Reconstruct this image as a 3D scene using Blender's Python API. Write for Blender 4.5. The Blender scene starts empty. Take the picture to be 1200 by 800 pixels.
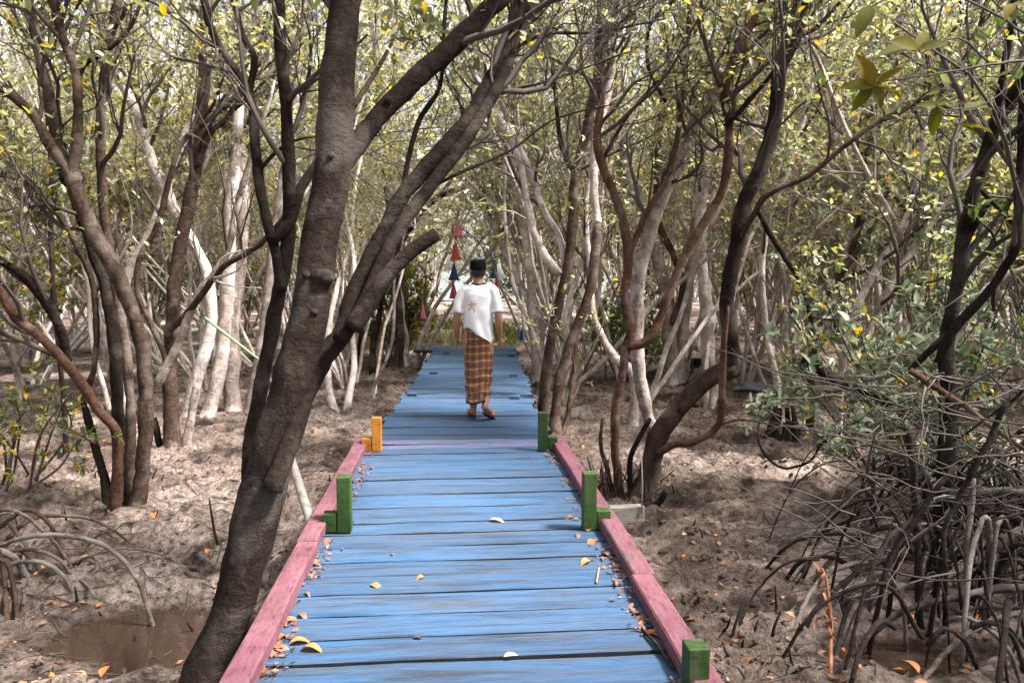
import bpy, bmesh, math, random
import numpy as np
from mathutils import Vector, Matrix, noise
from mathutils.bvhtree import BVHTree

S = bpy.context.scene
COL = S.collection
R = math.radians
random.seed(7)
rng = np.random.default_rng(7)

# ------------------------------------------------------------------ camera
FPX = 870.0                      # focal length in photograph pixels (1200 wide)
EYE = 2.08                       # eye height over the mud; the deck is 0.5 up
PITCH = math.atan(82 / FPX)
cam_d = bpy.data.cameras.new('camera')
cam = bpy.data.objects.new('camera', cam_d)
COL.objects.link(cam)
cam.location = (0, 0, EYE)
cam.rotation_euler = (R(90) - PITCH, 0, 0)
cam_d.sensor_width = 36.0
cam_d.lens = FPX / 1200 * 36
cam_d.clip_start = 0.05
cam_d.clip_end = 5000
S.camera = cam

# ------------------------------------------------------------------ light
SUN_EL, SUN_AZ = R(56), R(104)    # azimuth from +Y towards +X
world = bpy.data.worlds.new('World')
S.world = world
world.use_nodes = True
wn = world.node_tree
bg = wn.nodes['Background']
sky = wn.nodes.new('ShaderNodeTexSky')
sky.sky_type = 'NISHITA'
sky.sun_disc = False
sky.sun_elevation = SUN_EL
sky.sun_rotation = SUN_AZ
sky.dust_density = 4.0
sky.air_density = 1.0
sky.ozone_density = 1.0
hs = wn.nodes.new('ShaderNodeHueSaturation')
hs.inputs['Saturation'].default_value = 0.38
wn.links.new(sky.outputs[0], hs.inputs['Color'])
wn.links.new(hs.outputs[0], bg.inputs[0])
bg.inputs[1].default_value = 0.10
sun_d = bpy.data.lights.new('sun', 'SUN')
sun_d.energy = 3.6
sun_d.angle = R(10)
sun_d.color = (1.0, 0.95, 0.88)
sun = bpy.data.objects.new('sun', sun_d)
COL.objects.link(sun)
sdir = Vector((math.sin(SUN_AZ) * math.cos(SUN_EL), math.cos(SUN_AZ) * math.cos(SUN_EL), math.sin(SUN_EL)))
sun.rotation_euler = sdir.to_track_quat('Z', 'Y').to_euler()
sun.location = sdir * 60
S.view_settings.view_transform = 'Standard'
S.view_settings.look = 'None'
S.view_settings.gamma = 1
S.view_settings.exposure = 2.4
S.render.engine = 'CYCLES'
S.cycles.max_bounces = 8
S.cycles.diffuse_bounces = 5
S.cycles.transmission_bounces = 5

# ------------------------------------------------------------------ helpers: placing
_cp, _sp = math.cos(PITCH), math.sin(PITCH)


def W(px, py, D):
    """the point at forward distance D on the ray through photo pixel (px, py)"""
    cx, cy = (px - 600) / FPX, -(py - 400) / FPX
    y = _cp + cy * _sp
    z = -_sp + cy * _cp
    k = D / y
    return Vector((cx * k, D, EYE + z * k))


def G(px, py, z=0.0):
    """the point at height z on the ray through photo pixel (px, py)"""
    cx, cy = (px - 600) / FPX, -(py - 400) / FPX
    y = _cp + cy * _sp
    zz = -_sp + cy * _cp
    k = (z - EYE) / zz
    return Vector((cx * k, y * k, z))


PUDDLES = [(-2.08, 4.22, 0.62, 0.36), (2.15, 3.95, 0.34, 0.2), (3.0, 8.2, 0.3, 0.22), (2.55, 7.3, 0.2, 0.13)]


def gh(x, y):
    """height of the mud"""
    if y > 70 or abs(x) > 80:
        return -0.8
    h = 0.07 * noise.noise((x * .22, y * .22, 1.0)) + 0.05 * noise.noise((x * .8, y * .8, 3.0)) + 0.02
    if abs(x) < 16 and -2 < y < 26:
        c = noise.noise((x * 2.6, y * 2.6, 5.0))
        h += 0.19 * (0.27 - abs(c)) + 0.085 * (0.3 - abs(noise.noise((x * 6.5, y * 6.5, 9.0)))) * 1.6
        h += 0.012 * noise.noise((x * 15, y * 15, 2.0))
    for (cx, cy, rx, ry) in PUDDLES:
        d = math.hypot((x - cx) / rx, (y - cy) / ry)
        if d < 2.2:
            t = max(0, min(1, (2.0 - d) / 1.2))
            h = h * (1 - 0.75 * t) - 0.11 * t
    if y > 50:
        h -= (y - 50) * 0.03
    if y > 19 and -8 < x < 3:      # low sandy bank behind the fence
        h += 0.5 * math.exp(-((y - 30) / 6) ** 2) * math.exp(-((x + 2.5) / 3.5) ** 2)
    return h


# ------------------------------------------------------------------ helpers: objects
def tag(o, label=None, cat=None, group=None, kind=None):
    if label: o['label'] = label
    if cat: o['category'] = cat
    if group: o['group'] = group
    if kind: o['kind'] = kind
    return o


def thing(name, label, cat, loc=(0, 0, 0), rz=0.0, group=None):
    o = bpy.data.objects.new(name, None)
    COL.objects.link(o)
    o.location = loc
    o.rotation_euler = (0, 0, rz)
    o.empty_display_size = 0.1
    return tag(o, label, cat, group)


def link(name, me, parent=None, mat=None):
    o = bpy.data.objects.new(name, me)
    COL.objects.link(o)
    if mat is not None and len(me.materials) == 0:
        me.materials.append(mat)
    if parent is not None:
        o.parent = parent
    return o


def copy_tree(o, parent=None):
    c = o.copy()
    COL.objects.link(c)
    if parent is not None:
        c.parent = parent
    for ch in list(o.children):
        copy_tree(ch, c)
    return c


class Acc:
    """collects vertices and faces, then becomes one mesh"""
    def __init__(self):
        self.v, self.q, self.t, self.n = [], [], [], 0

    def add(self, v, quads=None, tris=None):
        v = np.asarray(v, dtype=np.float32).reshape(-1, 3)
        self.v.append(v)
        if quads is not None and len(quads):
            self.q.append(np.asarray(quads, dtype=np.int32).reshape(-1, 4) + self.n)
        if tris is not None and len(tris):
            self.t.append(np.asarray(tris, dtype=np.int32).reshape(-1, 3) + self.n)
        self.n += len(v)

    def mesh(self, name, mat=None, origin=(0, 0, 0), smooth=True):
        me = bpy.data.meshes.new(name)
        if self.n == 0:
            return me
        v = np.concatenate(self.v) - np.asarray(origin, dtype=np.float32)
        q = np.concatenate(self.q) if self.q else np.zeros((0, 4), np.int32)
        t = np.concatenate(self.t) if self.t else np.zeros((0, 3), np.int32)
        me.vertices.add(len(v))
        me.vertices.foreach_set('co', v.ravel())
        me.loops.add(q.size + t.size)
        me.loops.foreach_set('vertex_index', np.concatenate([q.ravel(), t.ravel()]).astype(np.int32))
        me.polygons.add(len(q) + len(t))
        st = np.concatenate([np.arange(len(q)) * 4, q.size + np.arange(len(t)) * 3]).astype(np.int32)
        me.polygons.foreach_set('loop_start', st)
        me.polygons.foreach_set('use_smooth', np.full(len(q) + len(t), smooth, dtype=bool))
        me.update(calc_edges=True)
        me.validate()
        if mat is not None:
            me.materials.append(mat)
        return me


def catmull(pts, step):
    P = [np.asarray(p, float) for p in pts]
    if len(P) < 3:
        n = max(2, int(np.linalg.norm(P[1] - P[0]) / step) + 1)
        return np.array([P[0] + (P[1] - P[0]) * i / n for i in range(n + 1)]), np.linspace(0, 1, n + 1)
    E = [2 * P[0] - P[1]] + P + [2 * P[-1] - P[-2]]
    out, ts = [], []
    for i in range(1, len(E) - 2):
        a, b, c, d = E[i - 1:i + 3]
        n = max(2, int(np.linalg.norm(c - b) / step) + 1)
        for k in range(n):
            t = k / n
            out.append(.5 * ((2 * b) + (c - a) * t + (2 * a - 5 * b + 4 * c - d) * t * t + (3 * b - a - 3 * c + d) * t ** 3))
            ts.append((i - 1 + t) / (len(P) - 1))
    out.append(P[-1]); ts.append(1.0)
    return np.array(out), np.array(ts)


def tube(acc, pts, rad, n=6, rough=0.0, g=rng, cap=True):
    pts = np.asarray(pts, float)
    m = len(pts)
    rad = np.asarray(rad, float)
    T = np.gradient(pts, axis=0)
    T /= np.linalg.norm(T, axis=1)[:, None] + 1e-9
    ref = np.array([0.0, 0, 1]) if abs(T[0][2]) < .8 else np.array([1.0, 0, 0])
    N = np.zeros_like(pts)
    u = np.cross(T[0], ref); u /= np.linalg.norm(u)
    N[0] = u
    for i in range(1, m):
        u = u - T[i] * np.dot(u, T[i])
        u /= np.linalg.norm(u) + 1e-9
        N[i] = u
    B = np.cross(T, N)
    a = np.arange(n) * 2 * math.pi / n
    rr = rad[:, None] * np.ones((1, n))
    if rough:
        rr = rr * (1 + rough * g.standard_normal((m, n)) * .6 + rough * np.sin(a * 2 + g.uniform(0, 6))[None, :])
    V = pts[:, None, :] + rr[:, :, None] * (np.cos(a)[None, :, None] * N[:, None, :] + np.sin(a)[None, :, None] * B[:, None, :])
    V = V.reshape(-1, 3)
    i = np.arange(m - 1)[:, None] * n
    j = np.arange(n)[None, :]
    j2 = (j + 1) % n
    Q = np.stack([i + j, i + j2, i + n + j2, i + n + j], axis=-1).reshape(-1, 4)
    tr = []
    if cap:
        V = np.vstack([V, pts[-1] + T[-1] * rad[-1] * .3, pts[0] - T[0] * rad[0] * .1])
        tr = [(m * n - n + k, m * n - n + (k + 1) % n, m * n) for k in range(n)] + [((k + 1) % n, k, m * n + 1) for k in range(n)]
    acc.add(V, Q, tr)


def leaves(acc, P, Dv, L, wid=0.5, fold=0.25, g=rng, full=False):
    """many small folded leaves, four vertices each"""
    P = np.asarray(P, float); Dv = np.asarray(Dv, float)
    m = len(P)
    if m == 0:
        return
    Dv = Dv / (np.linalg.norm(Dv, axis=1)[:, None] + 1e-9)
    up = g.standard_normal((m, 3)) * .55 + np.array([0, 0, 1.0])
    Sd = np.cross(Dv, up); Sd /= np.linalg.norm(Sd, axis=1)[:, None] + 1e-9
    Nn = np.cross(Sd, Dv)
    L = np.asarray(L, float)[:, None] * np.ones((m, 1))
    h = L * wid * .5
    if full:
        V = np.stack([P, P + Dv * L * .28 + Sd * h * .85 + Nn * h * fold, P + Dv * L * .68 + Sd * h * .9 + Nn * (h * fold - L * .02), P + Dv * L - Nn * L * .1,
                      P + Dv * L * .68 - Sd * h * .9 + Nn * (h * fold - L * .02), P + Dv * L * .28 - Sd * h * .85 + Nn * h * fold], axis=1).reshape(-1, 3)
        k = np.arange(m)[:, None] * 6
        acc.add(V, np.concatenate([k + np.array([[0, 3, 2, 1]]), k + np.array([[0, 5, 4, 3]])], axis=0))
        return
    a = P
    b = P + Dv * L * .5 + Sd * h + Nn * h * fold
    c = P + Dv * L - Nn * L * .08
    d = P + Dv * L * .5 - Sd * h + Nn * h * fold
    V = np.stack([a, b, c, d], axis=1).reshape(-1, 3)
    k = np.arange(m)[:, None] * 4
    T = np.concatenate([k + np.array([[0, 2, 1]]), k + np.array([[0, 3, 2]])], axis=0)
    acc.add(V, None, T)


def bm_mesh(bm, name, mat=None, smooth=False, bevel=0.0):
    if bevel:
        bmesh.ops.bevel(bm, geom=list(bm.edges), offset=bevel, segments=2, affect='EDGES', profile=.6)
    bmesh.ops.recalc_face_normals(bm, faces=bm.faces)
    me = bpy.data.meshes.new(name)
    bm.to_mesh(me); bm.free()
    for p in me.polygons:
        p.use_smooth = smooth
    if mat is not None:
        me.materials.append(mat)
    return me


def box_bm(sx, sy, sz, cx=0, cy=0, cz=0, bm=None):
    bm = bm or bmesh.new()
    r = bmesh.ops.create_cube(bm, size=1)
    bmesh.ops.transform(bm, matrix=Matrix.Translation((cx, cy, cz)) @ Matrix.Diagonal((sx, sy, sz, 1)), verts=r['verts'])
    return bm


# ------------------------------------------------------------------ materials
def nm(name):
    m = bpy.data.materials.new(name)
    m.use_nodes = True
    nt = m.node_tree
    b = nt.nodes['Principled BSDF']
    return m, nt, b


def N(nt, t, **kw):
    n = nt.nodes.new('ShaderNode' + t)
    for k, v in kw.items():
        if k in n.inputs.keys():
            n.inputs[k].default_value = v
        else:
            setattr(n, k, v)
    return n


def ramp(nt, stops, src=None, interp='LINEAR'):
    r = nt.nodes.new('ShaderNodeValToRGB')
    r.color_ramp.interpolation = interp
    el = r.color_ramp.elements
    while len(el) < len(stops):
        el.new(0.5)
    for e, (p, c) in zip(el, stops):
        e.position = p
        e.color = (*c, 1) if len(c) == 3 else c
    if src is not None:
        nt.links.new(src, r.inputs[0])
    return r


def mixc(nt, fac, a, b, blend='MIX'):
    m = nt.nodes.new('ShaderNodeMix')
    m.data_type = 'RGBA'
    m.blend_type = blend
    for s, v in ((m.inputs[0], fac), (m.inputs[6], a), (m.inputs[7], b)):
        if hasattr(v, 'is_output'):
            nt.links.new(v, s)
        elif isinstance(v, (int, float)):
            s.default_value = v
        else:
            s.default_value = (*v, 1)
    return m.outputs[2]


def coords(nt, scale=(1, 1, 1), out='Object'):
    tc = nt.nodes.new('ShaderNodeTexCoord')
    mp = nt.nodes.new('ShaderNodeMapping')
    mp.inputs['Scale'].default_value = scale
    nt.links.new(tc.outputs[out], mp.inputs[0])
    return mp.outputs[0]


def bump(nt, b, h, dist, strength=1.0):
    n = nt.nodes.new('ShaderNodeBump')
    n.inputs['Strength'].default_value = strength
    n.inputs['Distance'].default_value = dist
    nt.links.new(h, n.inputs['Height'])
    nt.links.new(n.outputs[0], b.inputs['Normal'])


def plain(name, col, rough=.6, var=.25, scale=30, bd=0.002):
    m, nt, b = nm(name)
    c = coords(nt)
    n = N(nt, 'TexNoise', Scale=scale, Detail=5)
    nt.links.new(c, n.inputs['Vector'])
    lo = tuple(x * (1 - var) for x in col); hi = tuple(min(1, x * (1 + var)) for x in col)
    r = ramp(nt, [(.3, lo), (.7, hi)], n.outputs[0])
    nt.links.new(r.outputs[0], b.inputs['Base Color'])
    b.inputs['Roughness'].default_value = rough
    if bd:
        bump(nt, b, n.outputs[0], bd)
    return m


def bark(name, dark, light, lichen=None, amt=.5):
    m, nt, b = nm(name)
    c = coords(nt, (1, 1, .55))
    n1 = N(nt, 'TexNoise', Scale=8, Detail=8, Roughness=.65, Distortion=.8)
    n2 = N(nt, 'TexNoise', Scale=42, Detail=6, Roughness=.7, Distortion=.4)
    c2 = coords(nt, (1, 1, 1))
    n3 = N(nt, 'TexNoise', Scale=2.6, Detail=5, Roughness=.6)
    c4 = coords(nt, (1, 1, 2.2))
    n4 = N(nt, 'TexNoise', Scale=13, Detail=6, Roughness=.6, Distortion=.6)          # lenticels and cross cracks
    nt.links.new(c, n1.inputs['Vector']); nt.links.new(c, n2.inputs['Vector'])
    nt.links.new(c2, n3.inputs['Vector']); nt.links.new(c4, n4.inputs['Vector'])
    r1 = ramp(nt, [(.32, dark), (.68, light)], n1.outputs[0])
    mid = tuple((a + bb) / 2 for a, bb in zip(dark, light))
    r2 = ramp(nt, [(.35, (.55, .52, .5)), (.65, (1.15, 1.12, 1.1))], n2.outputs[0])
    o = mixc(nt, .8, r1.outputs[0], r2.outputs[0], 'MULTIPLY')
    r4 = ramp(nt, [(.36, (.6, .57, .55)), (.5, (1, 1, 1))], n4.outputs[0])
    o = mixc(nt, .6, o, r4.outputs[0], 'MULTIPLY')
    if lichen:
        r3 = ramp(nt, [(.5, (0, 0, 0)), (.62, (amt, amt, amt))], n3.outputs[0])
        o = mixc(nt, r3.outputs[0], o, lichen)
    nt.links.new(o, b.inputs['Base Color'])
    b.inputs['Roughness'].default_value = .9
    b.inputs['Specular IOR Level'].default_value = .1
    ad = N(nt, 'Math', operation='ADD')
    nt.links.new(n2.outputs[0], ad.inputs[0]); nt.links.new(n4.outputs[0], ad.inputs[1])
    bump(nt, b, ad.outputs[0], .014, 1.0)
    return m


def leafmat(name, stops, transl=.45, rough=.4, spec=.5):
    m, nt, b = nm(name)
    ge = nt.nodes.new('ShaderNodeNewGeometry')
    r = ramp(nt, stops, ge.outputs['Random Per Island'], 'CONSTANT')
    nt.links.new(r.outputs[0], b.inputs['Base Color'])
    b.inputs['Roughness'].default_value = rough
    b.inputs['Specular IOR Level'].default_value = spec
    tr = nt.nodes.new('ShaderNodeBsdfTranslucent')
    hv = N(nt, 'HueSaturation', Saturation=1.15, Value=1.6)
    nt.links.new(r.outputs[0], hv.inputs['Color'])
    nt.links.new(hv.outputs[0], tr.inputs['Color'])
    mx = nt.nodes.new('ShaderNodeMixShader')
    mx.inputs[0].default_value = transl
    nt.links.new(b.outputs[0], mx.inputs[1]); nt.links.new(tr.outputs[0], mx.inputs[2])
    out = nt.nodes['Material Output']
    nt.links.new(mx.outputs[0], out.inputs['Surface'])
    return m


M = {}
M['bark_dark'] = bark('bark_dark', (.008, .006, .005), (.028, .019, .015), (.095, .080, .070), .5)
M['bark_mid'] = bark('bark_mid', (.026, .017, .013), (.105, .07, .055), (.24, .19, .165), .5)
M['bark_red'] = bark('bark_red', (.042, .022, .016), (.15, .08, .055), (.24, .17, .135), .5)
M['bark_pale'] = bark('bark_pale', (.24, .19, .17), (.60, .53, .50), (.74, .68, .65), .75)
M['bark_grey'] = bark('bark_grey', (.14, .108, .095), (.42, .355, .325), (.58, .52, .49), .7)
M['root_grey'] = bark('root_grey', (.05, .042, .038), (.21, .18, .165), (.30, .265, .25), .5)
M['root_dark'] = bark('root_dark', (.012, .009, .008), (.05, .04, .035))
M['twig'] = plain('twig', (.25, .205, .185), .8, .5, 6)
M['twig_dark'] = plain('twig_dark', (.05, .037, .03), .8, .5, 6)
G1, G2, G3, G4 = (.055, .085, .022), (.085, .115, .032), (.12, .135, .05), (.16, .165, .07)
M['leaf_canopy'] = leafmat('leaf_canopy', [(0, (.14, .16, .065)), (.22, (.20, .21, .10)), (.5, (.27, .265, .15)), (.72, (.33, .31, .17)), (.9, (.40, .32, .08)), (.97, (.50, .30, .03))], .5, .32, .7)
M['leaf_green'] = leafmat('leaf_green', [(0, G1), (.3, G2), (.6, G3), (.82, G4), (.95, (.36, .23, .025))], .5)
M['leaf_silver'] = leafmat('leaf_silver', [(0, (.07, .10, .05)), (.3, (.15, .185, .12)), (.65, (.24, .265, .19)), (.93, (.38, .26, .05))], .35, .5, .4)
M['leaf_yellow'] = leafmat('leaf_yellow', [(0, G1), (.35, G3), (.7, (.24, .22, .04)), (.88, (.45, .28, .02))], .45)
M['leaf_near'] = leafmat('leaf_near', [(0, (.07, .075, .010)), (.4, (.10, .09, .012)), (.75, (.14, .10, .012))], .3, .75, .15)
M['dead_leaf'] = leafmat('dead_leaf', [(0, (.10, .05, .03)), (.35, (.20, .10, .05)), (.6, (.32, .17, .09)), (.85, (.42, .15, .05))], .1, .6, .3)
M['orange_leaf'] = leafmat('orange_leaf', [(0, (.55, .20, .07)), (.5, (.50, .16, .05))], .15, .5, .4)
M['cream_leaf'] = leafmat('cream_leaf', [(0, (.68, .52, .30))], .15, .5, .4)
M['brown_leaf'] = leafmat('brown_leaf', [(0, (.17, .075, .045)), (.5, (.24, .11, .06))], .1, .6, .4)


def mud_mat():
    m, nt, b = nm('mud')
    c = coords(nt)
    n1 = N(nt, 'TexNoise', Scale=.55, Detail=7, Roughness=.62)
    n2 = N(nt, 'TexNoise', Scale=3.4, Detail=9, Roughness=.68)
    n3 = N(nt, 'TexNoise', Scale=22, Detail=9, Roughness=.72)
    n4 = N(nt, 'TexNoise', Scale=90, Detail=5, Roughness=.7)
    vo = N(nt, 'TexVoronoi', Scale=13)
    for n in (n1, n2, n3, n4, vo):
        nt.links.new(c, n.inputs['Vector'])
    r1 = ramp(nt, [(.39, (.085, .062, .052)), (.48, (.32, .25, .215)), (.61, (.62, .52, .465))], n1.outputs[0])
    r2 = ramp(nt, [(.36, (.26, .22, .20)), (.47, (.85, .82, .81)), (.62, (1.25, 1.22, 1.2))], n2.outputs[0])
    o = mixc(nt, 1, r1.outputs[0], r2.outputs[0], 'MULTIPLY')
    r3 = ramp(nt, [(.36, (.20, .175, .16)), (.47, (.75, .73, .72)), (.56, (1.1, 1.08, 1.07)), (.7, (1.4, 1.37, 1.35))], n3.outputs[0])
    o = mixc(nt, .95, o, r3.outputs[0], 'MULTIPLY')
    rv = ramp(nt, [(.05, (1.15, 1.15, 1.15)), (.5, (1, 1, 1)), (.75, (.5, .47, .45))], vo.outputs['Distance'])
    o = mixc(nt, .55, o, rv.outputs[0], 'MULTIPLY')
    r4 = ramp(nt, [(.38, (.5, .46, .43)), (.55, (1.08, 1.08, 1.08))], n4.outputs[0])
    o = mixc(nt, .6, o, r4.outputs[0], 'MULTIPLY')
    # crab holes: dark dots in the colour stand for the shade inside
    vh = N(nt, 'TexVoronoi', Scale=5.5)
    nt.links.new(c, vh.inputs['Vector'])
    rh = ramp(nt, [(.10, (.10, .08, .07)), (.15, (1, 1, 1))], vh.outputs['Distance'])
    gate = N(nt, 'Math', operation='GREATER_THAN'); gate.inputs[1].default_value = .72
    sc_ = nt.nodes.new('ShaderNodeSeparateColor'); nt.links.new(vh.outputs['Color'], sc_.inputs[0])
    nt.links.new(sc_.outputs[0], gate.inputs[0])
    o = mixc(nt, gate.outputs[0], o, mixc(nt, 1, o, rh.outputs[0], 'MULTIPLY'))
    # wet mud where it lies low
    ge = nt.nodes.new('ShaderNodeNewGeometry')
    sx = nt.nodes.new('ShaderNodeSeparateXYZ')
    nt.links.new(ge.outputs['Position'], sx.inputs[0])
    mr = N(nt, 'MapRange')
    mr.inputs[1].default_value = -.07; mr.inputs[2].default_value = -.01
    mr.inputs[3].default_value = 1; mr.inputs[4].default_value = 0
    nt.links.new(sx.outputs[2], mr.inputs[0])
    wet = mixc(nt, 1, o, (.42, .36, .33), 'MULTIPLY')
    o = mixc(nt, mr.outputs[0], o, wet)
    nt.links.new(o, b.inputs['Base Color'])
    rr = N(nt, 'MapRange')
    rr.inputs[3].default_value = .85; rr.inputs[4].default_value = .35
    nt.links.new(mr.outputs[0], rr.inputs[0])
    nt.links.new(rr.outputs[0], b.inputs['Roughness'])
    b.inputs['Specular IOR Level'].default_value = .3
    a1 = N(nt, 'Math', operation='MULTIPLY_ADD')
    nt.links.new(n3.outputs[0], a1.inputs[0]); a1.inputs[1].default_value = 2.2
    nt.links.new(n4.outputs[0], a1.inputs[2])
    bump(nt, b, a1.outputs[0], .06, 1.0)
    return m


M['mud'] = mud_mat()


def paint(name, col, wood, wear=.5, stretch=(2.2, 22, 22), rough=.5, rnd=.12, worn2=None):
    """old brushed paint over wood: the grain and scuffs show through"""
    m, nt, b = nm(name)
    oi = nt.nodes.new('ShaderNodeObjectInfo')
    tc = nt.nodes.new('ShaderNodeTexCoord')
    ad = N(nt, 'VectorMath', operation='ADD')
    sc = N(nt, 'VectorMath', operation='SCALE')
    cx = nt.nodes.new('ShaderNodeCombineXYZ')
    for k in range(3):
        nt.links.new(oi.outputs['Random'], cx.inputs[k])
    nt.links.new(cx.outputs[0], sc.inputs[0]); sc.inputs['Scale'].default_value = 37
    nt.links.new(tc.outputs['Object'], ad.inputs[0]); nt.links.new(sc.outputs[0], ad.inputs[1])

    def nz(scale, st, det=7, rg=.65):
        mp = nt.nodes.new('ShaderNodeMapping')
        mp.inputs['Scale'].default_value = st
        nt.links.new(ad.outputs[0], mp.inputs[0])
        n = N(nt, 'TexNoise', Scale=scale, Detail=det, Roughness=rg)
        nt.links.new(mp.outputs[0], n.inputs['Vector'])
        return n.outputs[0]
    grain = nz(1.6, stretch)
    big = nz(1.5, (1, 1.6, 1.6), 5)
    fine = nz(14, (1, 4, 4), 6)
    base = ramp(nt, [(.25, tuple(x * .62 for x in col)), (.5, col), (.78, tuple(min(1, x * 1.25 + .02) for x in col))], grain)
    o = base.outputs[0]
    rv = ramp(nt, [(0, (1 - rnd * 1.6,) * 3), (1, (1 + rnd,) * 3)], oi.outputs['Random'])
    o = mixc(nt, 1, o, rv.outputs[0], 'MULTIPLY')
    s = N(nt, 'Math', operation='MULTIPLY')
    w1 = ramp(nt, [(.5 - .12 * wear, (0, 0, 0)), (.72 - .1 * wear, (1, 1, 1))], big)
    w2 = ramp(nt, [(.42, (0, 0, 0)), (.66, (1, 1, 1))], grain)
    nt.links.new(w1.outputs[0], s.inputs[0]); nt.links.new(w2.outputs[0], s.inputs[1])
    s2 = N(nt, 'Math', operation='MULTIPLY'); s2.inputs[1].default_value = .95 * wear
    nt.links.new(s.outputs[0], s2.inputs[0])
    o = mixc(nt, s2.outputs[0], o, wood)
    d = ramp(nt, [(.36, (.42, .42, .42)), (.5, (1, 1, 1))], fine)
    o = mixc(nt, .75, o, d.outputs[0], 'MULTIPLY')
    st = ramp(nt, [(.36, (.50, .47, .45)), (.52, (1, 1, 1))], nz(2.6, (1, 1.5, 1.5), 8, .7))
    o = mixc(nt, min(1, .55 * wear), o, st.outputs[0], 'MULTIPLY')
    nt.links.new(o, b.inputs['Base Color'])
    r2 = ramp(nt, [(.3, (rough,) * 3), (.7, (rough + .3,) * 3)], grain)
    nt.links.new(r2.outputs[0], b.inputs['Roughness'])
    b.inputs['Specular IOR Level'].default_value = .3
    bump(nt, b, grain, .006, .9)
    return m


M['blue'] = paint('blue_paint', (.040, .118, .250), (.060, .060, .066), 1.5)
M['blue_pink'] = paint('blue_paint_rosy_wear', (.085, .15, .33), (.24, .16, .16), 1.3)
M['pink'] = paint('pink_paint', (.175, .064, .088), (.10, .06, .068), 1.2, (3, 7, 7), .6)
M['pink_y'] = M['pink']
M['green'] = paint('green_paint', (.022, .066, .008), (.08, .07, .04), 1.1, (9, 9, 2), .5)
M['yellow'] = paint('yellow_paint', (.46, .18, .018), (.25, .13, .05), .7, (9, 9, 2), .5)
M['wood_old'] = paint('old_wood', (.10, .08, .07), (.05, .04, .035), .6, (2, 14, 14), .75)
M['wood_pale'] = paint('pale_wood', (.30, .27, .245), (.22, .19, .17), .5, (3, 14, 14), .7)


M['wood_edge'] = paint('bare_wood_edge', (.028, .024, .024), (.02, .017, .016), .5, (2, 14, 14), .85)


def water_mat(name, col, rough):
    m, nt, b = nm(name)
    c = coords(nt)
    n = N(nt, 'TexNoise', Scale=6, Detail=3)
    nt.links.new(c, n.inputs['Vector'])
    r = ramp(nt, [(.3, tuple(x * .8 for x in col)), (.7, col)], n.outputs[0])
    nt.links.new(r.outputs[0], b.inputs['Base Color'])
    b.inputs['Roughness'].default_value = rough
    b.inputs['IOR'].default_value = 1.33
    bump(nt, b, n.outputs[0], .004, .4)
    return m


M['puddle'] = water_mat('puddle_water', (.042, .027, .02), .02)
M['sea'] = water_mat('sea_water', (.16, .19, .20), .12)
M['skin'] = plain('skin', (.30, .145, .085), .5, .12, 40, 0)
M['shirt'] = plain('shirt_cotton', (.70, .69, .71), .8, .04, 60, .0008)
M['black_cloth'] = plain('black_velvet', (.006, .006, .007), .95, .3, 60, .0005)
M['black_cloth'].node_tree.nodes['Principled BSDF'].inputs['Specular IOR Level'].default_value = .05
M['hair'] = plain('hair', (.012, .010, .009), .5, .4, 120, .002)
M['print'] = plain('orange_print', (.72, .36, .20), .7, .2, 60, 0)
M['sole'] = plain('sandal_sole', (.022, .018, .020), .7, .3, 60, .001)
M['strap'] = plain('sandal_strap', (.42, .10, .07), .6, .2, 60, .001)


def sarong_mat():
    m, nt, b = nm('sarong_check')
    tc = nt.nodes.new('ShaderNodeTexCoord')
    sp = nt.nodes.new('ShaderNodeSeparateXYZ')
    nt.links.new(tc.outputs['UV'], sp.inputs[0])

    def stripes(src, freq, lo, hi):
        a = N(nt, 'Math', operation='MULTIPLY'); a.inputs[1].default_value = freq
        nt.links.new(src, a.inputs[0])
        f = N(nt, 'Math', operation='FRACT'); nt.links.new(a.outputs[0], f.inputs[0])
        r = ramp(nt, [(0, (0, 0, 0)), (lo, (0, 0, 0)), (lo + .05, (1, 1, 1)), (hi, (1, 1, 1)), (hi + .05, (0, 0, 0))], f.outputs[0])
        return r.outputs[0]
    su, sv = stripes(sp.outputs[0], 13, .40, .60), stripes(sp.outputs[1], 11, .40, .60)
    fu, fv = stripes(sp.outputs[0], 26, .44, .52), stripes(sp.outputs[1], 22, .44, .52)
    base = mixc(nt, su, (.060, .015, .008), (.19, .062, .018))
    base = mixc(nt, sv, base, (.25, .092, .026))
    both = N(nt, 'Math', operation='MULTIPLY')
    nt.links.new(su, both.inputs[0]); nt.links.new(sv, both.inputs[1])
    base = mixc(nt, both.outputs[0], base, (.50, .29, .11))
    h = N(nt, 'Math', operation='MAXIMUM'); nt.links.new(fu, h.inputs[0]); nt.links.new(fv, h.inputs[1])
    h2 = N(nt, 'Math', operation='MULTIPLY'); h2.inputs[1].default_value = .35
    nt.links.new(h.outputs[0], h2.inputs[0])
    base = mixc(nt, h2.outputs[0], base, (.34, .18, .065))
    nt.links.new(base, b.inputs['Base Color'])
    b.inputs['Roughness'].default_value = .6
    return m


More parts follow.
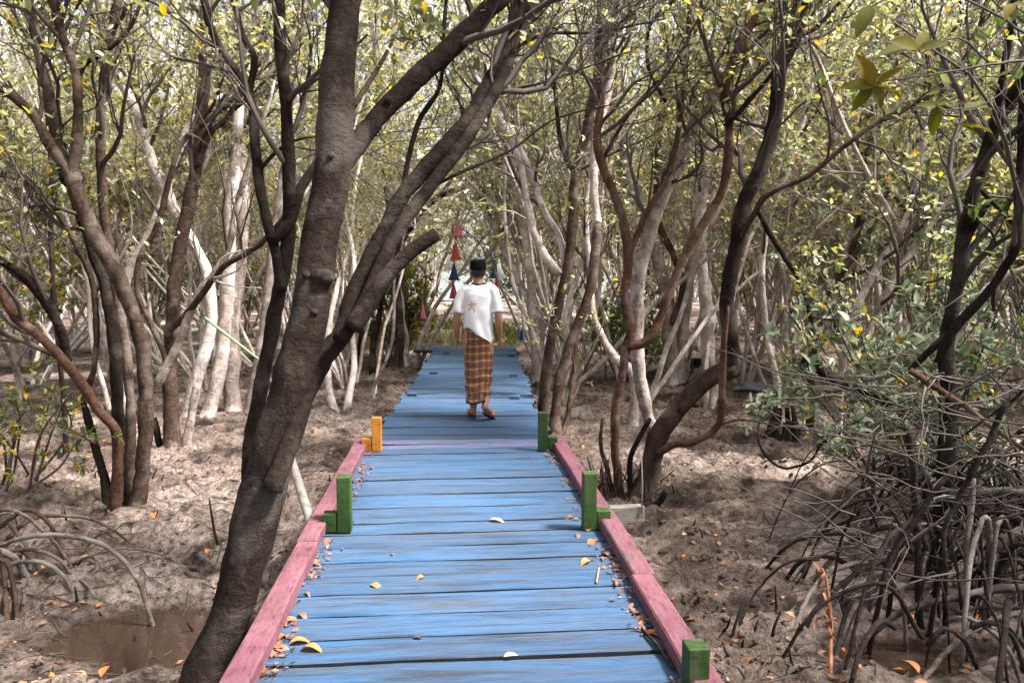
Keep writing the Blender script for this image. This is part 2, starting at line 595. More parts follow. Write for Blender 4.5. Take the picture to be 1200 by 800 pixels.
M['sarong'] = sarong_mat()
for k, c in dict(pink=(.70, .28, .40), red=(.50, .17, .16), navy=(.10, .10, .22), magenta=(.45, .11, .22), teal=(.03, .13, .16), white=(.75, .75, .75), blue=(.06, .12, .42), orange=(.62, .22, .12)).items():
    M['cloth_' + k] = leafmat('cloth_' + k, [(0, c)], .55, .8, .2)
M['rope_blue'] = plain('rope_blue', (.05, .12, .35), .7, .2, 80, .001)
M['cord'] = plain('cord_grey', (.25, .24, .22), .8, .2, 80, 0)
M['pipe_white'] = plain('white_pipe', (.72, .72, .72), .4, .08, 8, 0)
M['pole_green'] = plain('green_pole', (.16, .30, .12), .5, .2, 8, .001)
M['bamboo'] = plain('bamboo', (.20, .17, .10), .7, .4, 7, .002)
M['stump_orange'] = plain('orange_wood', (.36, .17, .07), .8, .4, 8, .004)
M['plastic_grey'] = plain('grey_plastic', (.11, .12, .16), .4, .3, 8, .003)
M['frond'] = plain('dry_frond', (.26, .10, .045), .7, .5, 14, .003)
M['grass'] = leafmat('grass_blade', [(0, (.07, .10, .025)), (.4, (.14, .15, .04)), (.75, (.26, .21, .07))], .4, .6, .3)


# ------------------------------------------------------------------ the setting: ground, puddles, sea
def axis(lo, hi, f0, f1, fine, grow, cap):
    a = [f0]
    while a[-1] < f1:
        a.append(a[-1] + fine)
    s = fine
    while a[-1] < hi:
        s = min(cap, s * grow); a.append(a[-1] + s)
    b = [f0]; s = fine
    while b[-1] > lo:
        s = min(cap, s * grow); b.append(b[-1] - s)
    return np.array(b[:0:-1] + a)


def build_ground():
    xs = axis(-1500, 1500, -5.2, 5.6, .042, 1.06, 200)
    ys = axis(-60, 80, 2.8, 9.5, .042, 1.03, 4)
    ys = np.concatenate([ys, [140, 400, 3000]])
    nx, ny = len(xs), len(ys)
    V = np.zeros((ny, nx, 3), np.float32)
    for j, y in enumerate(ys):
        for i, x in enumerate(xs):
            V[j, i] = (x, y, gh(x, y))
    a = Acc()
    i = np.arange(nx - 1)[None, :]; j = np.arange(ny - 1)[:, None] * nx
    Q = np.stack([j + i, j + i + 1, j + nx + i + 1, j + nx + i], -1).reshape(-1, 4)
    a.add(V.reshape(-1, 3), Q)
    tag(link('ground', a.mesh('ground', M['mud'])), kind='structure')


build_ground()


def disc(name, cx, cy, rx, ry, z, mat):
    a = Acc()
    n = 28
    V = [(cx, cy, z)] + [(cx + rx * math.cos(k * 2 * math.pi / n), cy + ry * math.sin(k * 2 * math.pi / n), z) for k in range(n)]
    a.add(V, None, [(0, k + 1, (k + 1) % n + 1) for k in range(n)])
    return tag(link(name, a.mesh(name, mat)), kind='structure')


for i, (cx, cy, rx, ry) in enumerate(PUDDLES):
    disc('puddle', cx, cy, rx * 1.5, ry * 1.5, -.068 if i < 2 else -.062, M['puddle'])
sea = Acc()
sea.add([(-1500, 57, -.12), (1500, 57, -.12), (1500, 2900, -.12), (-1500, 2900, -.12)], [(0, 1, 2, 3)])
tag(link('sea', sea.mesh('sea', M['sea'])), kind='structure')

# ------------------------------------------------------------------ boardwalk
DECK = 0.5
walk = thing('boardwalk', 'blue plank boardwalk with pink kerb rails running into the mangrove', 'boardwalk', (0, 0, 0))


def near_c(y): return -0.17 - (y - 2.85) * 0.0797
def far_c(y): return -0.475 - (y - 6.7) * 0.034


def plank_mesh(seed):
    r = random.Random(seed)
    bm = bmesh.new()
    nx = 7
    vs = []
    for i in range(nx):
        x = -.5 + i / (nx - 1)
        w0, w1 = -.5 + r.uniform(-.012, .012), .5 + r.uniform(-.012, .012)
        up = r.uniform(-.003, .003)
        e = .006
        prof = [(w0, -.05), (w0, -.005), (w0 + .02, up), (0, up + r.uniform(-.002, .002)), (w1 - .02, up), (w1, -.005), (w1, -.05)]
        vs.append([bm.verts.new((x + (r.uniform(-.004, .004) if i in (0, nx - 1) else 0), a, b)) for a, b in prof])
    for i in range(nx - 1):
        for k in range(len(vs[0])):
            k2 = (k + 1) % len(vs[0])
            bm.faces.new((vs[i][k], vs[i + 1][k], vs[i + 1][k2], vs[i][k2]))
    bm.faces.new(vs[0]); bm.faces.new(vs[-1][::-1])
    return bm_mesh(bm, 'plank', None, False)


PM = [plank_mesh(k) for k in range(9)]
PMp = []
for me in PM:
    p = me.copy(); p.materials.append(M['blue_pink']); PMp.append(p)
    me.materials.append(M['blue'])
for me in PM + PMp:              # the sawn edges were never painted
    me.materials.append(M['wood_edge'])
    for p in me.polygons:
        if abs(p.normal.y) > .6:
            p.material_index = 1
joints = [1.62, 1.83, 2.04, 2.25, 2.46, 2.68, 2.909, 3.12, 3.333, 3.562, 3.771, 3.963, 4.19, 4.40, 4.60, 4.90, 5.19, 5.41, 5.58, 5.80, 5.98, 6.17, 6.37, 6.58, 6.74]
rj = random.Random(3)
segs = [(a, b, 'n') for a, b in zip(joints, joints[1:])]
y = 6.74
while y < 15.75:
    w = rj.choice([.19, .2, .2, .21, .17, .23])
    segs.append((y, y + w, 'f')); y += w
for i, (a, b, k) in enumerate(segs):
    yc = (a + b) / 2
    rosy = 6.5 < yc < 7.0
    me = rj.choice(PMp if rosy else PM)
    o = link('plank', me, walk)
    gap = rj.choice([.014, .017, .021, .028])
    wid = 1.72 if k == 'n' else 1.66 + rj.uniform(-.05, .05)
    cx = near_c(yc) + .005 if k == 'n' else far_c(yc) + rj.uniform(-.03, .03)
    o.location = (cx, yc, DECK + rj.uniform(-.005, .003))
    o.scale = (wid, b - a - gap, 1)
    o.rotation_euler = (rj.uniform(-.012, .012), rj.uniform(-.003, .003), (math.atan(.0797) if k == 'n' else math.atan(.034)) + rj.uniform(-.006, .006))
# the side landing where the walk turns off at its far end
for i in range(4):
    o = link('plank', rj.choice(PM), walk)
    o.location = (far_c(15.9) - .95 + rj.uniform(-.03, .03), 15.35 + i * .2, DECK - .045)
    o.scale = (.62, .185, 1)


def beam(name, p, q, w, h, mat, parent, drop=True, bev=.006):
    """a squared timber from p to q (top face centre line)"""
    p, q = Vector(p), Vector(q)
    d = q - p
    L = d.length
    bm = box_bm(L, w, h, 0, 0, -h / 2)
    bmesh.ops.subdivide_edges(bm, edges=[e for e in bm.edges if abs((e.verts[0].co - e.verts[1].co).x) > L * .5], cuts=max(1, int(L / .35)))
    r = random.Random(int(L * 1000))
    for v in bm.verts:
        v.co.y += r.uniform(-.004, .004); v.co.z += r.uniform(-.003, .003)
    sharp = [e for e in bm.edges if len(e.link_faces) == 2 and e.calc_face_angle(0) > 1]
    bmesh.ops.bevel(bm, geom=sharp, offset=bev, segments=1, affect='EDGES')
    me = bm_mesh(bm, name, mat)
    o = link(name, me, parent)
    o.location = (p + q) / 2
    o.rotation_euler = d.to_track_quat('X', 'Z').to_euler()
    return o


RAIL_H = .072
for side in (-1, 1):
    cuts = [1.3, 4.05, 6.72] if side < 0 else [1.3, 3.6, 6.80]
    off = .822 + .06
    for a, b in zip(cuts, cuts[1:]):
        j = .012 if a > 3 else -.008
        beam('kerb_rail', (near_c(a) + side * (off + j), a + .006, DECK + RAIL_H + .004), (near_c(b) + side * (off + j * .3), b - .006, DECK + RAIL_H + .004), .115, RAIL_H, M['pink'], walk, bev=.008)
# joists, bearers and stilts under the planks
for side in (-1, 0, 1):
    beam('joist', (near_c(1.5) + side * .68, 1.5, DECK - .055), (near_c(6.7) + side * .68, 6.7, DECK - .055), .07, .12, M['wood_old'], walk)
    beam('joist', (far_c(6.75) + side * .66, 6.75, DECK - .055), (far_c(15.7) + side * .66, 15.7, DECK - .055), .07, .12, M['wood_old'], walk)
yy = 2.2
while yy < 15.6:
    c = near_c(yy) if yy < 6.7 else far_c(yy)
    beam('bearer', (c - .86, yy, DECK - .178), (c + .86, yy, DECK - .178), .09, .10, M['wood_old'], walk)
    for side in (-1, 1):
        a = Acc()
        g = gh(c + side * .78, yy)
        tube(a, [(0, 0, DECK - .26), (0.004, .003, (g) * .5), (0, 0, g - .2)], [.05, .052, .055], 8, .03)
        o = link('stilt', a.mesh('stilt', M['wood_old']), walk)
        o.location = (c + side * .78, yy, 0)
    yy += 1.75
# long cross timber that sticks out to the right, with its upright stake
beam('cross_timber', (near_c(5.0) + .80, 5.02, .445), (.925, 5.1, .445), .07, .12, M['wood_pale'], walk)
a = Acc(); tube(a, [(.905, 5.05, .40), (.908, 5.055, .60), (.90, 5.06, .80)], [.006, .005, .004], 6)
link('stake', a.mesh('stake', M['wood_pale']), walk)
# pale strut leaning on the left side
a = Acc(); tube(a, [W(336, 520, 5.3), W(352, 573, 5.0), W(368, 625, 4.75)], [.03, .032, .034], 10, .04)
link('strut', a.mesh('strut', M['wood_pale']), walk)


def kerb_post(x, y, h, side, mat, label, rz=0, block=True):
    """upright stub with a block at its foot"""
    bm = box_bm(.082, .085, h, 0, 0, h / 2)
    me = bm_mesh(bm, 'post', mat, bevel=.006)
    o = link('post', me, walk)
    o.location = (x, y, DECK + .004); o.rotation_euler = (0, 0, rz)
    o['label'] = label
    if not block:
        return o
    bm = box_bm(.085, .084, .115, side * (.041 + .046), .004, .0625)
    b = link('block', bm_mesh(bm, 'block', mat, bevel=.006), o)
    return o


p = G(690, 619, DECK + .004); kerb_post(p.x, p.y, .355, 1, M['green'], 'dark green post beside the right pink rail', .08)
p = G(404.5, 622, DECK + .004); kerb_post(p.x, p.y, .345, -1, M['green'], 'dark green post beside the left pink rail', .08)
p = G(442, 528, DECK + .004); kerb_post(p.x, p.y, .30, -1, M['yellow'], 'yellow orange post at the far end of the left rail', .06)
p = G(636, 527, DECK + .004); kerb_post(p.x, p.y, .34, 1, M['green'], 'slim green post at the far end of the right rail', .06)
p = W(814, 752, 2.68); kerb_post(p.x, 2.66, p.z - DECK, 1, M['green'], 'green post nearest the camera on the right rail', .08, False)
for (px, py) in [(483, 464), (604, 467), (602, 441), (599, 417), (523, 415), (508, 438)]:
    p = G(px, py, DECK)
    bm = box_bm(.12, .08, .04, 0, 0, .02)
    o = link('edge_block', bm_mesh(bm, 'edge_block', M['blue'], bevel=.008), walk)
    o.location = p; o.rotation_euler = (0, 0, random.uniform(-.1, .1))


# ------------------------------------------------------------------ trees: growth
def unit(v):
    return v / (np.linalg.norm(v) + 1e-9)


def wander(p, d, L, n, wob, up, g):
    pts = [np.array(p, float)]
    d = unit(np.array(d, float))
    for i in range(n):
        d = unit(d + g.standard_normal(3) * wob + np.array([0, 0, up]))
        pts.append(pts[-1] + d * L / n)
    return np.array(pts)


def sideways(t, ang, g):
    r = g.standard_normal(3)
    s = unit(r - t * np.dot(r, t))
    return unit(t * math.cos(ang) + s * math.sin(ang))


def ramify(pts, rads, twig, leafs, g, t0=.4, n1=7, len1=1.6, n2=5, n3=3, nleaf=9, lsize=.07, up=.10, spread=1.0, leaf_t=.72, thick=1.0):
    """branches, twigs and leaves along the upper part of a stem"""
    m = len(pts)
    for k in range(n1):
        t = t0 + (1 - t0) * (k + g.uniform(.1, .9)) / n1
        i = min(m - 2, int(t * (m - 1)))
        tan = unit(pts[i + 1] - pts[i])
        d = sideways(tan, g.uniform(.45, 1.05) * spread, g)
        L = len1 * g.uniform(.55, 1.2) * (1.15 - .45 * t)
        b = wander(pts[i], d, L, 7, .20, up, g)
        r0 = min(rads[i] * .55, .012 + .012 * L) * thick
        br = np.linspace(r0, r0 * .3, len(b))
        tube(twig, b, br, 5 if r0 > .012 else 4, 0, g, False)
        for q in range(n2):
            tt = .25 + .75 * (q + g.uniform(0, 1)) / n2
            ii = min(len(b) - 2, int(tt * (len(b) - 1)))
            d2 = sideways(unit(b[ii + 1] - b[ii]), g.uniform(.4, .95), g)
            L2 = L * g.uniform(.3, .6)
            c = wander(b[ii], d2, L2, 4, .22, up, g)
            r2 = max(.0035, br[ii] * .5)
            tube(twig, c, np.linspace(r2, r2 * .4, len(c)), 3, 0, g, False)
            for s in range(n3):
                j = 1 + int(g.integers(0, len(c) - 1))
                d3 = sideways(unit(c[j] - c[j - 1]), g.uniform(.3, .9), g)
                e = wander(c[j], d3, L2 * g.uniform(.35, .7), 3, .2, up, g)
                tube(twig, e, [.003, .0025, .002, .0015], 3, 0, g, False)
                for w in range(nleaf):
                    x = g.uniform(leaf_t, 1.0) * (len(e) - 1)
                    f = int(min(len(e) - 2, x)); fr = x - f
                    pp = e[f] * (1 - fr) + e[f + 1] * fr
                    dd = sideways(unit(e[f + 1] - e[f]), g.uniform(.5, 1.5), g) + np.array([0, 0, .1])
                    leafs.append((pp, dd, lsize * g.uniform(.65, 1.25)))


def emit_leaves(leafs, acc, wid=.5, g=rng, full=False):
    if leafs:
        leaves(acc, np.array([l[0] for l in leafs]), np.array([l[1] for l in leafs]), np.array([l[2] for l in leafs]), wid, .25, g, full)


def traced_tree(label, stems, group=None, seed=1, leafmat='leaf_canopy', twigmat='twig_dark', cat='tree', name='mangrove_tree', branch=dict(), ext=2.2, crown=True):
    """stems: (part name, [(px, py)], (dia0, dia1) in px, (D0, D1), material, options)"""
    g = np.random.default_rng(seed)
    first = stems[0]
    b0 = W(*first[1][0], first[3][0])
    base = Vector((b0.x, b0.y, gh(b0.x, b0.y)))
    root = thing(name, label, cat, base, 0, group)
    twig, leafs = Acc(), []
    for st in stems:
        nm_, px, dia, DD, mt = st[:5]
        op = st[5] if len(st) > 5 else {}
        n = len(px)
        P = []
        for i, (a, b) in enumerate(px):
            t = i / (n - 1)
            D = DD[0] + (DD[1] - DD[0]) * t
            P.append(np.array(W(a, b, D)))
        r0, r1 = dia[0] * .43 * DD[0] / FPX, dia[1] * .43 * DD[1] / FPX
        if op.get('ground'):      # carry the foot down into the mud
            f = P[0].copy()
            f[2] = gh(f[0], f[1]) - .12
            if P[0][2] - f[2] > .03:
                P = [f] + P
        pts, ts = catmull(P, max(.04, r0 * .9))
        rad = r0 + (r1 - r0) * ts
        if op.get('ground'):
            fl = np.exp(-np.maximum(0, pts[:, 2] - pts[0, 2]) / .16)
            rad = rad * (1 + .55 * fl)
        e = op.get('ext', ext if px[-1][1] <= 12 else 0)
        if e:
            d = unit(pts[-1] - pts[-4]) + np.array([0, 0, .25])
            x = wander(pts[-1], d, e, max(6, int(e / .2)), .09, .05, g)[1:]
            rad = np.concatenate([rad, np.linspace(rad[-1], rad[-1] * .3, len(x))])
            pts = np.vstack([pts, x])
        k = len(pts)
        sm = np.convolve(g.standard_normal(k + 8), np.ones(5) / 5, 'same')[4:-4]
        rad = rad * (1 + .12 * sm)
        wob = np.stack([np.convolve(g.standard_normal(k + 8), np.ones(5) / 5, 'same')[4:-4] for _ in range(3)], 1)
        pts = pts + wob * (rad * .16)[:, None] * np.minimum(1, np.arange(k) / 3)[:, None]
        a = Acc()
        ns = 14 if r0 > .09 else 10 if r0 > .035 else 7 if r0 > .012 else 5
        tube(a, pts, rad, ns, .055, g)
        for (kx, ky, kr) in op.get('knots', []):       # knobs and broken stubs on the bark
            c = np.array(W(kx, ky, DD[0] + (DD[1] - DD[0]) * .4))
            i = int(np.argmin(np.linalg.norm(pts - c, axis=1)))
            d = unit(c - pts[i] + np.array([0, -.02, 0]))
            rr = kr * DD[0] / FPX
            tube(a, [pts[i] + d * rad[i] * .4, pts[i] + d * rad[i] * .95, pts[i] + d * (rad[i] + rr * .7)], [rr * 1.5, rr * 1.05, rr * .8], 9, .12, g)
        link(nm_, a.mesh(nm_, M[mt], base), root)
        br = dict(branch); br.update(op.get('branch', {}))
        if br.get('n1', 3) > 0:
            kw = dict(t0=.35, n1=5, len1=1.5, n2=7, n3=4, nleaf=(2 if DD[0] < 7.5 else 4 if DD[0] < 9.7 else 7))
            kw.update(br)
            kw['n1'] = int(kw['n1'] * 1.5 + .5)
            ramify(pts, rad, twig, leafs, g, **kw)
    if twig.n:
        tag(link('twigs', twig.mesh('twigs', M[twigmat], base), root), kind='stuff')
    if crown and leafs:
        c = Acc(); emit_leaves(leafs, c, .5, g, True)
        tag(link('crown', c.mesh('crown', M[leafmat], base), root), kind='stuff')
    return root


# --- the big leaning tree by the left rail
traced_tree('thick dark leaning mangrove tree beside the left pink rail', [
    ('trunk', [(222, 845), (262, 740), (290, 640), (318, 540), (345, 440), (366, 350), (380, 260), (390, 170), (398, 80), (408, -10)], (68, 40), (3.2, 3.9), 'bark_dark',
     dict(ground=True, knots=[(398, 322, 13), (352, 318, 5), (372, 365, 5), (322, 480, 5), (382, 172, 5)], branch=dict(t0=.75, n1=4))),
    ('limb', [(318, 575), (338, 520), (356, 470), (378, 420), (402, 388), (415, 345), (440, 295), (470, 232), (520, 175), (562, 118), (600, 50), (632, -10)], (30, 21), (3.28, 4.4), 'bark_dark', dict(branch=dict(t0=.5, n1=6), knots=[(345, 505, 8)])),
    ('limb', [(398, 398), (415, 375), (434, 338), (452, 300), (480, 250), (515, 205), (555, 150), (583, 100), (598, 60), (606, -10)], (21, 16), (3.5, 4.4), 'bark_dark', dict(branch=dict(t0=.6, n1=5))),
    ('limb', [(398, 200), (416, 172), (440, 140), (480, 100), (530, 55), (590, -5)], (28, 24), (3.75, 4.2), 'bark_dark', dict(branch=dict(t0=.5, n1=4), knots=[(455, 118, 5)])),
    ('limb', [(412, 385), (432, 356), (455, 322), (482, 294), (512, 274)], (26, 17), (3.5, 3.65), 'bark_dark', dict(branch=dict(n1=0))),
    ('branch', [(562, 122), (592, 108), (640, 96), (690, 78), (740, 60)], (5, 2), (4.25, 4.6), 'bark_dark', dict(branch=dict(n1=4, len1=.6, nleaf=0))),
    ('branch', [(500, 222), (545, 200), (600, 175), (650, 140), (720, 122)], (5, 2), (4.2, 4.6), 'bark_dark', dict(branch=dict(n1=4, len1=.6, nleaf=0))),
    ('branch', [(575, 95), (600, 60), (640, 40), (700, 38), (780, 22)], (7, 2), (4.3, 4.6), 'bark_dark', dict(branch=dict(n1=4, len1=.6, nleaf=0))),
    ('branch', [(470, 240), (478, 190), (492, 140), (516, 100), (520, 40), (524, -10)], (8, 5), (4.2, 4.6), 'bark_dark', dict(branch=dict(n1=3, len1=.6))),
], seed=11)

# --- the forked slim tree directly behind it
traced_tree('slim dark forked tree rising just behind the thick leaning trunk', [
    ('trunk', [(288, 668), (290, 590), (296, 520), (306, 450), (318, 390), (330, 330), (338, 270), (338, 190), (336, 130), (329, 60), (326, -10)], (24, 15), (4.9, 5.2), 'bark_dark', dict(ground=True, branch=dict(t0=.6, n1=6))),
    ('limb', [(330, 340), (322, 290), (308, 240), (300, 180), (296, 130), (286, 98), (264, 66), (246, 30), (238, -10)], (15, 9), (5.0, 5.3), 'bark_dark', dict(branch=dict(t0=.5, n1=5))),
    ('limb', [(292, 110), (298, 70), (284, 40), (272, -10)], (10, 8), (5.2, 5.4), 'bark_dark', dict(branch=dict(n1=4))),
    ('limb', [(318, 282), (340, 262), (352, 222), (372, 192)], (16, 12), (5.0, 5.2), 'bark_dark', dict(branch=dict(n1=2), ext=1.2)),
    ('limb', [(304, 200), (322, 180), (345, 165), (375, 160), (420, 162)], (6, 3), (5.1, 5.4), 'bark_dark', dict(branch=dict(n1=3))),
], seed=12)

# --- the clump on the left
traced_tree('tall many stemmed clump with dark foot on the open mud, left of the leaning trunk', [
    ('trunk', [(160, 605), (168, 540), (171, 470), (166, 405), (150, 352), (130, 308), (108, 268), (90, 225), (82, 200)], (18, 20), (6.15, 6.2), 'bark_mid', dict(ground=True, branch=dict(n1=0), ext=0)),
    ('limb', [(84, 206), (90, 165), (92, 120), (88, 80), (74, 45), (58, -10)], (15, 11), (6.2, 6.1), 'bark_mid', dict(branch=dict(t0=.5, n1=6))),
    ('limb', [(80, 196), (66, 165), (58, 110), (45, 55), (34, -10)], (14, 9), (6.2, 6.4), 'bark_mid', dict(branch=dict(t0=.4, n1=6))),
    ('limb', [(88, 212), (66, 182), (42, 140), (22, 118), (-8, 98)], (14, 11), (6.2, 6.0), 'bark_mid', dict(branch=dict(t0=.4, n1=5), ext=1.5)),
    ('limb', [(91, 92), (100, 75), (122, 62), (150, 36), (165, 4), (168, -10)], (7, 4), (6.15, 6.2), 'bark_dark', dict(branch=dict(n1=4))),
    ('trunk', [(146, 605), (142, 540), (138, 470), (134, 400), (122, 335), (105, 280), (88, 232), (74, 200)], (16, 14), (6.25, 6.5), 'bark_dark', dict(ground=True, ext=2.5, branch=dict(t0=.7))),
    ('trunk', [(152, 604), (153, 530), (152, 460), (146, 400), (136, 340), (128, 290), (120, 230), (118, 150), (124, 80), (140, -10)], (15, 12), (6.4, 6.8), 'bark_mid', dict(ground=True, branch=dict(t0=.6, n1=6))),
    ('trunk', [(136, 602), (138, 540), (135, 505), (115, 478), (92, 445), (72, 420), (46, 394), (18, 372), (-2, 335)], (15, 12), (6.1, 5.6), 'bark_red', dict(ground=True, ext=1.2, branch=dict(t0=.7, n1=3))),
    ('limb', [(68, 418), (40, 405), (-6, 386)], (8, 7), (5.9, 5.7), 'bark_mid', dict(ext=1, branch=dict(n1=2))),
    ('limb', [(78, 424), (72, 390), (54, 355), (30, 325), (0, 304)], (14, 10), (6.0, 5.6), 'bark_dark', dict(ext=1.2, branch=dict(n1=3))),
    ('trunk', [(128, 598), (122, 560), (108, 510), (98, 470)], (12, 9), (6.2, 6.4), 'bark_dark', dict(ground=True, ext=0, branch=dict(n1=0))),
    ('limb', [(98, 470), (112, 420), (110, 345), (96, 300), (60, 240), (30, 215), (-5, 200)], (9, 7), (6.4, 6.3), 'bark_mid', dict(ext=1, branch=dict(n1=4))),
    ('limb', [(112, 520), (100, 512), (80, 502)], (7, 4), (6.25, 6.1), 'bark_red', dict(ext=0, branch=dict(n1=0))),
], seed=13)

# --- second clump, left of centre
traced_tree('upright brown trunk with low arching bare limbs, right of the left clump', [
    ('trunk', [(204, 535), (200, 480), (199, 430), (202, 370), (207, 310), (218, 255), (230, 200), (236, 140), (240, 70), (241, -10)], (20, 15), (8.4, 8.6), 'bark_mid', dict(ground=True, branch=dict(t0=.5, n1=8))),
    ('limb', [(230, 195), (246, 158), (266, 138), (290, 100)], (9, 6), (8.5, 8.5), 'bark_mid', dict(branch=dict(n1=3), ext=1.4)),
    ('limb', [(200, 385), (216, 372), (240, 340), (262, 312), (284, 300), (306, 286)], (11, 8), (8.4, 7.9), 'bark_mid', dict(branch=dict(n1=2, nleaf=0), ext=1)),
    ('limb', [(186, 448), (208, 402), (232, 345), (250, 322), (268, 290), (278, 240), (290, 200)], (11, 8), (8.3, 8.2), 'bark_grey', dict(branch=dict(n1=2, nleaf=0), ext=1)),
    ('splinter', [(246, 328), (262, 302), (284, 293), (302, 288)], (3.5, 1), (8.0, 7.9), 'bark_pale', dict(branch=dict(n1=0))),
    ('splinter', [(250, 326), (276, 318), (286, 305)], (3.5, 1), (8.0, 7.9), 'bark_pale', dict(branch=dict(n1=0))),
    ('splinter', [(250, 328), (275, 336), (306, 337)], (3, 1), (8.0, 7.9), 'bark_pale', dict(branch=dict(n1=0))),
    ('trunk', [(216, 532), (224, 490), (230, 450)], (12, 10), (8.5, 8.6), 'bark_grey', dict(ground=True, ext=0, branch=dict(n1=0))),
    ('limb', [(199, 430), (180, 385), (162, 345), (163, 305), (185, 262), (200, 205), (215, 165), (245, 140), (268, 120)], (8, 7), (8.3, 8.4), 'bark_mid', dict(branch=dict(n1=2), ext=.8)),
    ('stump', [(188, 530), (184, 505), (180, 490)], (9, 7), (8.4, 8.4), 'bark_dark', dict(ground=True, ext=0, branch=dict(n1=0))),
], seed=14)
traced_tree('pale smooth trunk leaning right with a crossing limb, beyond the upright brown trunk', [
    ('trunk', [(214, 500), (232, 440), (247, 380), (243, 320), (228, 290), (200, 238), (178, 190), (168, 150), (150, 110), (136, 80), (128, -10)], (17, 12), (10.2, 10.4), 'bark_pale', dict(ground=True, branch=dict(t0=.5, n1=7))),
    ('trunk', [(150, 500), (146, 440), (142, 380), (150, 322), (166, 290), (184, 252), (206, 190), (224, 145), (262, 112)], (13, 8), (10.2, 10.2), 'bark_pale', dict(ground=True, branch=dict(n1=4), ext=2)),
    ('trunk', [(240, 500), (254, 450), (262, 400), (268, 330), (270, 250), (276, 180), (282, 100), (290, -10)], (18, 14), (10.3, 10.6), 'bark_pale', dict(ground=True, branch=dict(t0=.5, n1=7))),
], seed=15)
traced_tree('pale straight trunk with reddish foot near the green pole', [
    ('trunk', [(274, 492), (272, 440), (274, 380), (280, 310), (286, 240), (282, 170), (286, 90), (296, -10)], (21, 13), (10.6, 10.8), 'bark_grey', dict(ground=True, branch=dict(t0=.5, n1=8))),
    ('trunk', [(290, 488), (300, 440), (310, 380), (318, 300), (330, 220), (345, 120), (352, -10)], (14, 12), (10.7, 11), 'bark_grey', dict(ground=True, branch=dict(t0=.5, n1=6))),
], seed=16)
traced_tree('thin dark sapling with yellow leaves behind the left clump', [
    ('trunk', [(78, 545), (76, 490), (72, 440), (66, 380), (60, 300), (60, 200), (50, 60), (46, -10)], (7, 6), (8.0, 8.4), 'bark_dark', dict(ground=True, branch=dict(t0=.3, n1=9, len1=1.0))),
], seed=17, leafmat='leaf_yellow')

# --- right of the walk
traced_tree('slim pair of trunks close against the right edge of the far deck', [
    ('trunk', [(634, 505), (637, 465), (642, 420), (653, 366), (664, 318), (671, 264), (674, 215), (688, 150), (700, 85), (706, -10)], (15, 12), (9.3, 9.6), 'bark_mid', dict(ground=True, branch=dict(t0=.5, n1=7))),
    ('trunk', [(650, 508), (654, 455), (664, 415), (678, 376), (692, 335), (698, 295), (700, 262)], (15, 13), (9.1, 9.2), 'bark_mid', dict(ground=True, ext=0, branch=dict(n1=0))),
    ('limb', [(700, 262), (696, 210), (702, 150), (716, 90), (722, -10)], (12, 9), (9.2, 9.4), 'bark_pale', dict(branch=dict(n1=5))),
    ('limb', [(655, 322), (636, 295), (622, 262), (614, 215), (604, 176), (580, 128), (552, 76), (540, 10)], (12, 8), (9.4, 10.2), 'bark_pale', dict(branch=dict(t0=.5, n1=6), ext=2)),
    ('limb', [(664, 316), (654, 275), (638, 250), (626, 215), (612, 180), (598, 150)], (11, 8), (9.5, 10), 'bark_pale', dict(branch=dict(n1=4), ext=2)),
    ('limb', [(668, 200), (656, 160), (650, 100), (640, 20), (638, -10)], (7, 5), (9.5, 9.5), 'bark_dark', dict(branch=dict(n1=5))),
    ('trunk', [(660, 512), (668, 470), (672, 440)], (9, 7), (9.2, 9.5), 'bark_mid', dict(ground=True, ext=1.0, branch=dict(n1=2))),
], seed=21)
traced_tree('pale crooked trunk with blackened foot at the far right deck end', [
    ('trunk', [(628, 452), (629, 415), (624, 365), (622, 325), (616, 280), (606, 240), (594, 180), (580, 120), (566, 60), (556, -10)], (14, 10), (13.6, 14.2), 'bark_pale', dict(ground=True, branch=dict(t0=.4, n1=8))),
    ('trunk', [(640, 450), (634, 400), (640, 340), (632, 290), (622, 240), (612, 180), (606, 90), (604, -10)], (11, 9), (13.9, 14.6), 'bark_pale', dict(ground=True, branch=dict(t0=.4, n1=8))),
    ('limb', [(624, 360), (608, 330), (592, 296), (575, 258), (555, 215), (540, 196)], (9, 7), (13.8, 15), 'bark_pale', dict(branch=dict(n1=4), ext=2.2)),
    ('limb', [(623, 330), (612, 300), (598, 262), (585, 225), (566, 185)], (8, 6), (13.9, 15), 'bark_pale', dict(branch=dict(n1=4), ext=2.2)),
], seed=22)
